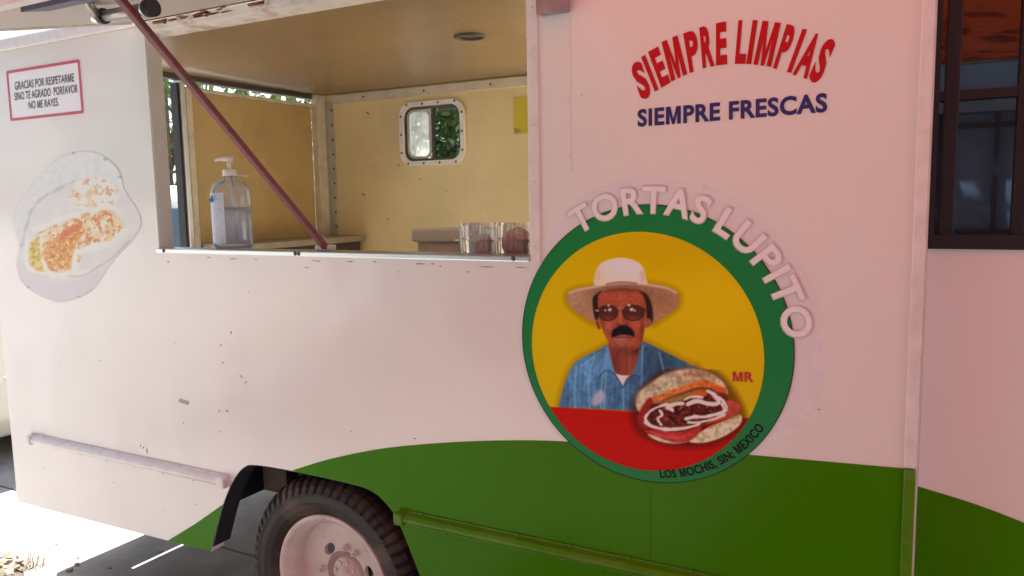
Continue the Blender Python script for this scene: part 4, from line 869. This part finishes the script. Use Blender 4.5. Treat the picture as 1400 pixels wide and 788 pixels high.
# steel food box on the counter behind the ledge
fb = thing('food_box', 'small dull metal box with overhanging lid behind the serving ledge', 'box', (-1.42, 0.50, 1.36))
MB().box(-1.535, -1.30, 0.42, 0.60, 1.3602, 1.424, 0.006).build('box_body', M['cream'], fb)
ld = MB().box(-1.55, -1.285, 0.405, 0.615, 1.4245, 1.466, 0.008).build('lid', pm('khaki_lid', (0.74, 0.72, 0.54), 0.4, var=0.1), fb)
# clear clamshells in a nested row, with bread rolls in them
def clamshell(x0, x1, y0, y1, label, pos):
    t = thing('clamshell_box', label, 'food container', ((x0 + x1) / 2, (y0 + y1) / 2, 1.4085), 'clear clamshells on the ledge')
    cx, cy, w_, d_ = (x0 + x1) / 2, (y0 + y1) / 2, x1 - x0, y1 - y0; T0 = Matrix.Translation((cx, cy, 1.4085))
    def ribbed(zs, sgn):
        secs = zs; n = 64; vs, fs = [], []
        for s_, z in secs:
            for k, (a, b) in enumerate(superell(w_ * s_, d_ * s_, n, 6)):
                r = 1 - 0.030 * (1 if (k % 8) in (0, 1) else 0); vs.append(T0 @ Vector((a * r, b * r, z)))
        for i in range(len(secs) - 1):
            for k in range(n): fs.append((i * n + k, i * n + (k + 1) % n, (i + 1) * n + (k + 1) % n, (i + 1) * n + k))
        fs.append(tuple((len(secs) - 1) * n + k for k in range(n))); return MB().add(vs, fs)
    ribbed([(1.0, 0.0415), (0.98, 0.036), (0.95, 0.010), (0.90, 0.0015)], 1).build('tray', M['lens'], t)
    ribbed([(1.0, 0.0455), (0.98, 0.050), (0.94, 0.082), (0.90, 0.090)], 1).build('lid', M['lens'], t)
    MB().box(cx - w_ / 2 - 0.006, cx + w_ / 2 + 0.006, cy - d_ / 2 - 0.004, cy + d_ / 2 + 0.004, 1.4085 + 0.042, 1.4085 + 0.045).build('flange', M['lens'], t)
    for k in range(6):                                    # moulded ribs down the front
        xr = cx - w_ * 0.44 + w_ * 0.88 * k / 5
        MB().tube([T0 @ Vector((xr - cx, -d_ * 0.475, 0.004)), T0 @ Vector((xr - cx, -d_ * 0.505, 0.040)), T0 @ Vector((xr - cx, -d_ * 0.505, 0.048)), T0 @ Vector((xr - cx, -d_ * 0.475, 0.086))], 0.0011, 6).build('rib', M['ribplastic'], t)
    return t
M['ribplastic'] = glass('rib_plastic', (0.8, 0.8, 0.8), 0.1, 1.6, grime_sheen=0.75, grime_sheen_col=(0.9, 0.86, 0.84), gscale=50)
clamshell(-1.150, -1.055, 0.070, 0.150, 'clear clamshell with a small roll beside the metal food box on the ledge', 0)
clamshell(-1.040, -0.945, 0.072, 0.152, 'clear clamshell holding a pink bread roll between two other clamshells', 1)
clamshell(-0.930, -0.835, 0.070, 0.150, 'clear clamshell with an orange bread roll tucked behind the opening corner', 2)
def roll(cx, cy, w_, d_, h, col, label, rz):
    bm = bmesh.new(); bmesh.ops.create_uvsphere(bm, u_segments=28, v_segments=16, radius=1)
    for v in bm.verts:
        k = 1 + 0.07 * math.sin(3 * v.co.x + 2 * v.co.y) + 0.05 * math.sin(7 * v.co.y + 5 * v.co.z)
        v.co = Vector((v.co.x * w_ / 2 * k, v.co.y * d_ / 2 * k, max(v.co.z, -0.8) * h / 2 * k))
    bmesh.ops.transform(bm, matrix=Matrix.Translation((cx, cy, 1.4105 + h * 0.43)) @ Matrix.Rotation(rz, 4, 'Z'), verts=bm.verts)
    mb = MB(); mb.frombm(bm, True)
    o = mb.build('bread_roll', pm('roll_crust', col, 0.5, var=0.15, scale=25, bump=0.3, bscale=60), None)
    tag(o, label, 'bread roll')
roll(-0.990, 0.112, 0.082, 0.066, 0.080, (0.95, 0.58, 0.42), 'pinkish bread roll inside the middle clear clamshell', 0.3)
roll(-1.092, 0.118, 0.050, 0.058, 0.060, (0.95, 0.62, 0.5), 'small pinkish bread roll inside the outer clear clamshell', 0.1)
roll(-0.885, 0.110, 0.078, 0.064, 0.080, (0.95, 0.58, 0.3), 'orange bread roll inside the clamshell by the corner trim', -0.2)
# yellow note on the far wall
nq = pl(712, 160, 1.878)
nt_ = MB(); vs, fs = [], []
for j in range(9):
    for i in range(7):
        u, v = i / 6, j / 8; vs.append((-1.93 + 0.16 * u, 1.8775 - 0.006 * (1 - v) ** 2 * (0.4 + u), 1.895 + 0.185 * v))
for j in range(8):
    for i in range(6): fs.append((j * 7 + i, j * 7 + i + 1, (j + 1) * 7 + i + 1, (j + 1) * 7 + i))
NO = thing('paper_note', 'yellow paper note taped to the tan wall inside the truck', 'note', (-1.85, 1.878, 1.895))
nm = nt_.add(vs, fs, True).build('sheet', pm('yellow_paper', (0.66, 0.56, 0.05), 0.7, var=0.06), NO)
hw = MB()
for a, b in (((-1.925, 1.925), (-1.913, 1.922)), ((-1.920, 1.924), (-1.922, 1.905)), ((-1.910, 1.92), (-1.914, 1.905)), ((-1.914, 1.905), (-1.906, 1.906)), ((-1.906, 1.906), (-1.907, 1.914)), ((-1.900, 1.915), (-1.899, 1.904)), ((-1.900, 1.913), (-1.892, 1.914)), ((-1.892, 1.914), (-1.890, 1.903))):
    hw.tube([(a[0], 1.869, a[1]), (b[0], 1.869, b[1])], 0.0009, 5)
hw.build('handwriting', M['vinyl_navy'], nm)

# ================================================================== PARKED VAN behind the truck
M['van'] = pm('cream_van_paint', (0.74, 0.71, 0.62), 0.3, var=0.03, coat=0.4)
M['vanglass'] = glass('van_glass', (0.15, 0.3, 0.33), 0.02, 1.9, grime_sheen=0.3, grime_sheen_col=(0.3, 0.45, 0.47), gscale=2)
VN = thing('parked_van', 'cream passenger van parked beyond the rear end of the food truck', 'van', (-5.85, 2.6, 0))
vx0, vx1, vy0, vy1 = -6.75, -4.95, 0.45, 4.75
def vloft(secs, name, mat, parent):
    mb = MB(); vs, fs = [], []; n = len(secs[0])
    for s_ in secs: vs += s_
    for i in range(len(secs) - 1):
        for k in range(n): fs.append((i * n + k, i * n + (k + 1) % n, (i + 1) * n + (k + 1) % n, (i + 1) * n + k))
    fs += [tuple(range(n)), tuple((len(secs) - 1) * n + k for k in range(n))]
    return mb.add(vs, fs).build(name, mat, parent)
def vsec(y, zt, zs, inset=0.0, zl=0.15):                  # cross-section, zt roof height, zs shoulder height
    hw_ = 0.90 - inset; c = (vx0 + vx1) / 2
    half = [(hw_ * 0.92, zl), (hw_, zl + 0.12), (hw_, zs - 0.25), (hw_ * 0.985, zs)] + ([(hw_ * 0.86, zt - 0.10), (hw_ * 0.74, zt)] if zt > zs + 0.2 else [(hw_ * 0.90, zs + 0.6 * (zt - zs)), (hw_ * 0.6, zt)])
    return [(c + a, y, z) for a, z in half] + [(c - a, y, z) for a, z in reversed(half)]
vb = vloft([vsec(0.42, 0.80, 0.78, 0.08, 0.24), vsec(0.47, 1.0, 0.93, 0.02, 0.17), vsec(0.62, 1.62, 0.95, 0.01), vsec(0.85, 1.70, 0.95), vsec(2.9, 1.72, 0.95), vsec(3.3, 1.64, 0.95), vsec(4.0, 1.10, 0.93), vsec(4.5, 1.0, 0.90), vsec(4.7, 0.85, 0.82, 0.06), vsec(4.74, 0.78, 0.76, 0.14, 0.32)], 'body', M['van'], VN)
bev = vb.modifiers.new('b', 'BEVEL'); bev.width = 0.03; bev.segments = 3; bev.limit_method = 'ANGLE'
for sgn in (1, -1):
    c = (vx0 + vx1) / 2
    for (ya, yb, yc, yd) in ((0.72, 0.82, 1.55, 1.55), (1.63, 1.63, 2.55, 2.55), (2.63, 2.63, 3.72, 3.25)):
        xa, xb = c + sgn * 0.893, c + sgn * 0.80
        q = [(xa, ya, 0.99), (xa, yc, 0.99), (xb, yd, 1.54), (xb, yb, 1.54)]
        mb = MB(); mb.add(q + [(p[0] + sgn * 0.012, p[1], p[2]) for p in q], [(3, 2, 1, 0), (4, 5, 6, 7), (0, 1, 5, 4), (1, 2, 6, 5), (2, 3, 7, 6), (3, 0, 4, 7)]); mb.build('window', M['vanglass'], VN)
    for yy in (1.75, 2.75): MB().box(c + sgn * 0.90 - 0.012, c + sgn * 0.90 + 0.012, yy, yy + 0.14, 0.80, 0.825, 0.004).build('door_handle', M['van'], VN)
    for yy in (1.62, 3.95):
        tw = MB().lathe([(0.20, -0.09), (0.29, -0.10), (0.315, -0.07), (0.32, 0), (0.315, 0.07), (0.29, 0.10), (0.20, 0.09)], Matrix.Translation((c + sgn * 0.81, yy, 0.32)) @ Matrix.Rotation(PI / 2, 4, 'Y'), 40).build('wheel', M['rubber'], VN)
        MB().lathe([(0.20, 0.085), (0.17, 0.07), (0.06, 0.09), (0.0001, 0.09)] if sgn > 0 else [(0.20, -0.085), (0.17, -0.07), (0.06, -0.09), (0.0001, -0.09)], Matrix.Translation((c + sgn * 0.81, yy, 0.32)) @ Matrix.Rotation(PI / 2, 4, 'Y'), 32).build('hubcap', M['alu'], tw)
        MB().lathe([(0.36, -0.012), (0.375, 0.012), (0.345, 0.012)], Matrix.Translation((c + sgn * 0.905, yy, 0.33)) @ Matrix.Rotation(PI / 2, 4, 'Y'), 40).build('arch_trim', M['blackrubber'], VN)
    MB().box(c + sgn * 0.62 - 0.16, c + sgn * 0.62 + 0.16, 4.66, 4.735, 0.60, 0.76, 0.02).build('headlight', M['lens'], VN)
    MB().box(c + sgn * 0.80 - 0.06, c + sgn * 0.80 + 0.06, 0.405, 0.46, 0.62, 0.80, 0.01).build('tail_light', M['vinyl_red'], VN)
MB().box(vx0 + 0.10, vx1 - 0.10, 0.36, 0.60, 0.26, 0.47, 0.05).build('bumper', M['van'], VN); MB().box(vx0 + 0.10, vx1 - 0.10, 4.6, 4.80, 0.26, 0.47, 0.05).build('bumper', M['van'], VN)
MB().add([(vx0 + 0.14, 3.99, 1.14), (vx1 - 0.14, 3.99, 1.14), (vx1 - 0.26, 3.36, 1.63), (vx0 + 0.26, 3.36, 1.63)], [(0, 1, 2, 3)]).build('windscreen', M['vanglass'], VN)

# ================================================================== TREES, WALL beyond the truck
M['bark'] = pm('bark', (0.12, 0.085, 0.06), 0.9, var=0.4, scale=12, bump=0.8, bscale=25, bdist=0.02)
def leafmat(name, c):
    m, t, b = newmat(name); N, L = t.nodes, t.links
    oi = N.new('ShaderNodeTexCoord'); nz = N.new('ShaderNodeTexNoise'); nz.inputs['Scale'].default_value = 2.5; nz.inputs['Detail'].default_value = 4; L.new(oi.outputs['Object'], nz.inputs['Vector'])
    r = N.new('ShaderNodeValToRGB'); r.color_ramp.elements[0].position = 0.3; r.color_ramp.elements[1].position = 0.7
    r.color_ramp.elements[0].color = (c[0] * 0.5, c[1] * 0.55, c[2] * 0.5, 1); r.color_ramp.elements[1].color = (c[0] * 1.5, c[1] * 1.4, c[2], 1); L.new(nz.outputs[0], r.inputs[0])
    b.inputs['Roughness'].default_value = 0.5; L.new(r.outputs[0], b.inputs['Base Color'])
    tr = N.new('ShaderNodeBsdfTranslucent'); L.new(r.outputs[0], tr.inputs[0]); mx = N.new('ShaderNodeMixShader'); mx.inputs[0].default_value = 0.35
    L.new(b.outputs[0], mx.inputs[1]); L.new(tr.outputs[0], mx.inputs[2]); L.new(mx.outputs[0], N['Material Output'].inputs[0]); return m
M['leaf1'] = leafmat('green_leaves', (0.055, 0.105, 0.025)); M['leaf2'] = leafmat('yellow_green_leaves', (0.09, 0.12, 0.025))
def tree(x, y, h, rad, label, mat, seed, nl=5200, low=0.45, ls=0.11):
    rnd = np.random.RandomState(seed); t = thing('shade_tree', label, 'tree', (x, y, 0))
    tk = MB(); tip = Vector((x + 0.2, y - 0.1, h * 0.62)); tk.tube([(x, y, -0.02), (x + 0.05, y, h * 0.2), (x + 0.12, y - 0.04, h * 0.42), tip], [0.16, 0.13, 0.10, 0.05], 12)
    ends = []
    for k in range(9):
        a = k * 2.4; st = Vector((x + 0.1, y, h * (0.32 + 0.035 * k))); e = Vector((x + math.cos(a) * rad * 0.7, y + math.sin(a) * rad * 0.7, h * (low + 0.1 + 0.05 * k))); mid = (st + e) / 2 + Vector((0, 0, 0.15))
        tk.tube([st, mid, e], [0.06, 0.04, 0.012], 8); ends += [e, mid]
    tk.build('trunk', M['bark'], t)
    cl = [np.array(e) + rnd.normal(0, 0.25, 3) for e in ends] + [np.array((x, y, h * (low + 0.3))) + rnd.normal(0, 1, 3) * np.array((rad * .5, rad * .5, h * .15)) for _ in range(26)]
    per = nl // len(cl); P = np.concatenate([c + rnd.normal(0, 1, (per, 3)) * np.array((.34, .34, .26)) * rad / 1.8 for c in cl])
    n = len(P); d1 = rnd.normal(0, 1, (n, 3)); d1 /= np.linalg.norm(d1, axis=1)[:, None]; d2 = np.cross(d1, rnd.normal(0, 1, (n, 3))); d2 /= np.linalg.norm(d2, axis=1)[:, None]
    s_ = ls * rnd.uniform(0.6, 1.3, (n, 1)); V = np.stack([P - d1 * s_, P + d2 * s_ * 0.42, P + d1 * s_, P - d2 * s_ * 0.42], 1).reshape(-1, 3)
    F = np.arange(4 * n).reshape(-1, 4); me = bpy.data.meshes.new('crown'); me.from_pydata(V.tolist(), [], F.tolist()); me.materials.append(mat)
    o = bpy.data.objects.new('crown', me); COL.objects.link(o); setp(o, t); return t
tree(-10.2, 6.2, 3.9, 1.5, 'leafy green tree seen through the open rear doorway of the truck', M['leaf1'], 3, nl=1100, low=0.5, ls=0.10)
tree(-10.4, 8.9, 4.4, 1.6, 'yellowish green tree behind the far wall of the yard', M['leaf2'], 5, nl=1200, low=0.45, ls=0.09)
tree(-4.4, -5.6, 6.2, 3.0, 'broad unseen tree added opposite the serving hatch to block sky light', M['leaf1'], 21, nl=16000, low=0.45, ls=0.16)  # added out of view, its crown cuts the sky light on the panel
tree(-6.6, 8.4, 5.0, 2.2, 'dark green tree seen through the small sliding window', M['leaf1'], 8, nl=11000, low=0.30, ls=0.06)
M['plaster'] = pm('grey_plaster_wall', (0.42, 0.42, 0.41), 0.85, var=0.1, scale=3, bump=0.3, bscale=40, dirt=(0.25, 0.24, 0.22), dirt_amt=0.5, dirt_scale=2)
yw = thing('yard_wall', 'grey plastered yard wall with coping seen past the parked van', 'wall', (-6, 10.5, 0))
MB().box(-16, 4, 10.4, 10.6, -0.05, 1.75).build('wall', M['plaster'], yw); MB().box(-16.05, 4.05, 10.36, 10.64, 1.752, 1.82, 0.01).build('coping', M['slab'], yw)

# ================================================================== this side of the yard: red canopy, blue house
M['canopy'] = cloth('red_tarpaulin', (0.56, 0.075, 0.018), 0.145)
CN = thing('red_canopy', 'red fabric canopy on steel posts shading the yard beside the truck', 'canopy', (1.9, -3.2, 0))
vs, fs = [], []; nx, ny = 18, 14; cx0, cx1, cy0, cy1 = -1.9, 5.0, -6.2, -0.22
for j in range(ny + 1):
    for i in range(nx + 1):
        u, v = i / nx, j / ny; vs.append((cx0 + (cx1 - cx0) * u, cy0 + (cy1 - cy0) * v, 2.72 + 0.34 * (1 - abs(2 * v - 1)) - 0.10 * math.sin(PI * u) * (1 - abs(2 * v - 1)) + 0.012 * math.sin(13 * u + 5 * v)))
for j in range(ny):
    for i in range(nx): a = j * (nx + 1) + i; fs.append((a, a + 1, a + nx + 2, a + nx + 1))
MB().add(vs, fs, True).build('fabric', M['canopy'], CN)
for xx in (cx0 + 0.03, cx1 - 0.03):
    MB().tube([(xx, cy0 + 0.02, 0.0), (xx, cy0 + 0.02, 2.70)], 0.022, 12).build('post', M['steel'], CN)
MB().tube([(cx1 - 0.03, cy1 - 0.02, 0.0), (cx1 - 0.03, cy1 - 0.02, 2.70)], 0.022, 12).build('post', M['steel'], CN)
MB().tube([(cx0, cy1 - 0.02, 2.70), (cx1, cy1 - 0.02, 2.70)], 0.018, 10).build('crossbar', M['steel'], CN)
MB().tube([(cx0, cy0 + 0.02, 2.70), (cx1, cy0 + 0.02, 2.70)], 0.018, 10).build('crossbar', M['steel'], CN)
M['bluewall'] = pm('pale_blue_plaster', (0.27, 0.37, 0.48), 0.8, var=0.1, scale=2, bump=0.3, bscale=40)
M['gate'] = pm('dark_gate_paint', (0.04, 0.05, 0.07), 0.5, var=0.2)
HS = thing('blue_house', 'pale blue house with barred gate across the yard from the truck', 'house', (0.5, -7.100, 0))
MB().plate([[(-7, -0.05), (7, -0.05), (7, 3.1), (-7, 3.1)], [(-0.4, 0.02), (1.4, 0.02), (1.4, 2.3), (-0.4, 2.3)], [(3, 1.0), (4.4, 1.0), (4.4, 2.2), (3, 2.2)], [(-4.4, 1.0), (-3, 1.0), (-3, 2.2), (-4.4, 2.2)]], -6.800, -6.600).build('wall', M['bluewall'], HS)
MB().box(-7.2, 7.2, -10.100, -6.300, 3.101, 3.25, 0.02).build('roof', M['slab'], HS)
MB().box(-7, 7, -10.000, -9.800, -0.05, 3.1).build('rear_wall', M['bluewall'], HS)
for xx in (-0.38, 0.0, 0.48, 0.96, 1.36): MB().box(xx, xx + 0.04, -6.720, -6.680, 0.02, 2.29).build('gate_bar', M['gate'], HS)
MB().box(-0.395, 1.395, -6.78, -6.74, 0.02, 2.295).build('gate_sheet', pm('blue_gate_sheet', (0.20, 0.33, 0.52), 0.5, var=0.1), HS)
for zz in (0.2, 1.15, 2.15): MB().box(-0.39, 1.39, -6.675, -6.645, zz, zz + 0.05).build('gate_rail', M['gate'], HS)
for x0 in (3, -4.4):
    wf = MB().plate([[(x0, 1.0), (x0 + 1.4, 1.0), (x0 + 1.4, 2.2), (x0, 2.2)], [(x0 + .06, 1.06), (x0 + 1.34, 1.06), (x0 + 1.34, 2.14), (x0 + .06, 2.14)]], -6.740, -6.660).build('window_frame', M['gate'], HS)
    MB().box(x0 + 0.05, x0 + 1.35, -6.710, -6.700, 1.05, 2.15).build('pane', M['glass_dark'], wf)

# ================================================================== rubble, weeds, litter by the rear corner
M['stone'] = pm('rubble_stone', (0.34, 0.27, 0.22), 0.9, var=0.35, scale=14, bump=0.5, bscale=40)
M['soil'] = pm('dark_soil', (0.10, 0.08, 0.06), 0.95, var=0.4, scale=14, bump=0.8, bscale=30, bdist=0.01)
M['dryleaf'] = pm('dry_leaf', (0.33, 0.22, 0.13), 0.8, var=0.35, scale=30)
M['weed'] = pm('dry_weed', (0.26, 0.25, 0.10), 0.7, var=0.3)
RP = MB(); n = 26; pts = []
vs = [(-3.53, -0.04, 0.045)]; fs = []
for k in range(n):
    t = 2 * PI * k / n; r = 1 + 0.10 * math.sin(3 * t + 1) + 0.07 * math.sin(7 * t); vs.append((-3.53 + 0.16 * r * math.cos(t), -0.06 + 0.15 * r * math.sin(t), 0.032))
for k in range(n):
    t = 2 * PI * k / n; r = 1.15 + 0.12 * math.sin(3 * t + 1) + 0.08 * math.sin(7 * t); vs.append((-3.53 + 0.18 * r * math.cos(t), -0.06 + 0.17 * r * math.sin(t), -0.003))
for k in range(n):
    a, b = 1 + k, 1 + (k + 1) % n; fs += [(0, a, b), (a, a + n, b + n, b)]
so_ = tag(RP.add(vs, fs, True).build('soil_heap', M['soil']), 'small heap of dark soil and rubble behind the truck corner', 'soil heap')
st = MB()
for k in range(70):
    t = random.uniform(0, 2 * PI); r = math.sqrt(random.random()); x, y = -3.53 + 0.17 * r * math.cos(t), -0.06 + 0.16 * r * math.sin(t)
    bm = bmesh.new(); bmesh.ops.create_icosphere(bm, subdivisions=1, radius=random.uniform(0.008, 0.024))
    for v in bm.verts: v.co *= random.uniform(0.7, 1.2); v.co.z *= 0.6
    bmesh.ops.transform(bm, matrix=Matrix.Translation((x, y, 0.034)) @ Euler((0, 0, random.random() * 6)).to_matrix().to_4x4(), verts=bm.verts); st.frombm(bm)
tag(st.build('rubble', M['stone']), 'loose stones scattered over the soil heap', 'rubble', kind='stuff')
lf = MB()
for k in range(90):
    t = random.uniform(0, 2 * PI); r = math.sqrt(random.random()) * 1.15; x, y = -3.53 + 0.18 * r * math.cos(t), -0.06 + 0.17 * r * math.sin(t)
    a = random.random() * 6; L_ = random.uniform(0.012, 0.03); E_ = Euler((random.uniform(-.5, .5), random.uniform(-.5, .5), a)).to_matrix()
    q = [Vector((-L_, 0, 0)), Vector((0, -L_ * .45, .006)), Vector((L_, 0, 0)), Vector((0, L_ * .45, .006))]; lf.add([E_ @ p + Vector((x, y, 0.05 if r < 0.9 else 0.02)) for p in q], [(0, 1, 2), (0, 2, 3)])
tag(lf.build('dry_leaves', M['dryleaf']), 'dry brown leaves littering the soil heap', 'leaves', kind='stuff')
WD = MB()
for k in range(26):
    x, y = -3.40 + random.uniform(-.03, .03), 0.12 + random.uniform(-.03, .03); L_ = random.uniform(0.03, 0.10); dx, dy = random.uniform(-.03, .03), random.uniform(-.03, .03)
    WD.tube([(x, y, 0.0), (x + dx * .4, y + dy * .4, L_ * .6), (x + dx, y + dy, L_)], [0.0012, 0.001, 0.0004], 5)
tag(WD.build('dry_weed_tuft', M['weed']), 'thin dry weed tuft at the edge of the soil heap', 'weeds')
for k, (px, py, s_) in enumerate(((220, 755, 0.010), (95, 781, 0.016), (106, 773, 0.012), (107, 763, 0.007), (77, 745, 0.006), (99, 750, 0.005), (150, 777, 0.008))):
    d = RM.T @ np.array([px - 700.0, py - 394.0, FPX]); t = -CAM[2] / d[2]; q = CAM + t * d
    bm = bmesh.new(); bmesh.ops.create_icosphere(bm, subdivisions=1, radius=s_)
    for v in bm.verts: v.co *= random.uniform(0.7, 1.25); v.co.z *= 0.6
    bmesh.ops.transform(bm, matrix=Matrix.Translation((q[0], q[1], s_ * 0.42)), verts=bm.verts); mb = MB(); mb.frombm(bm)
    tag(mb.build('pebble', M['slab'] if k == 0 else M['stone']), 'pale pebble on the shaded concrete below the green corner' if k == 0 else 'small pebble on the concrete near the soil heap', 'pebble', None if k == 0 else 'pebbles by the soil heap')
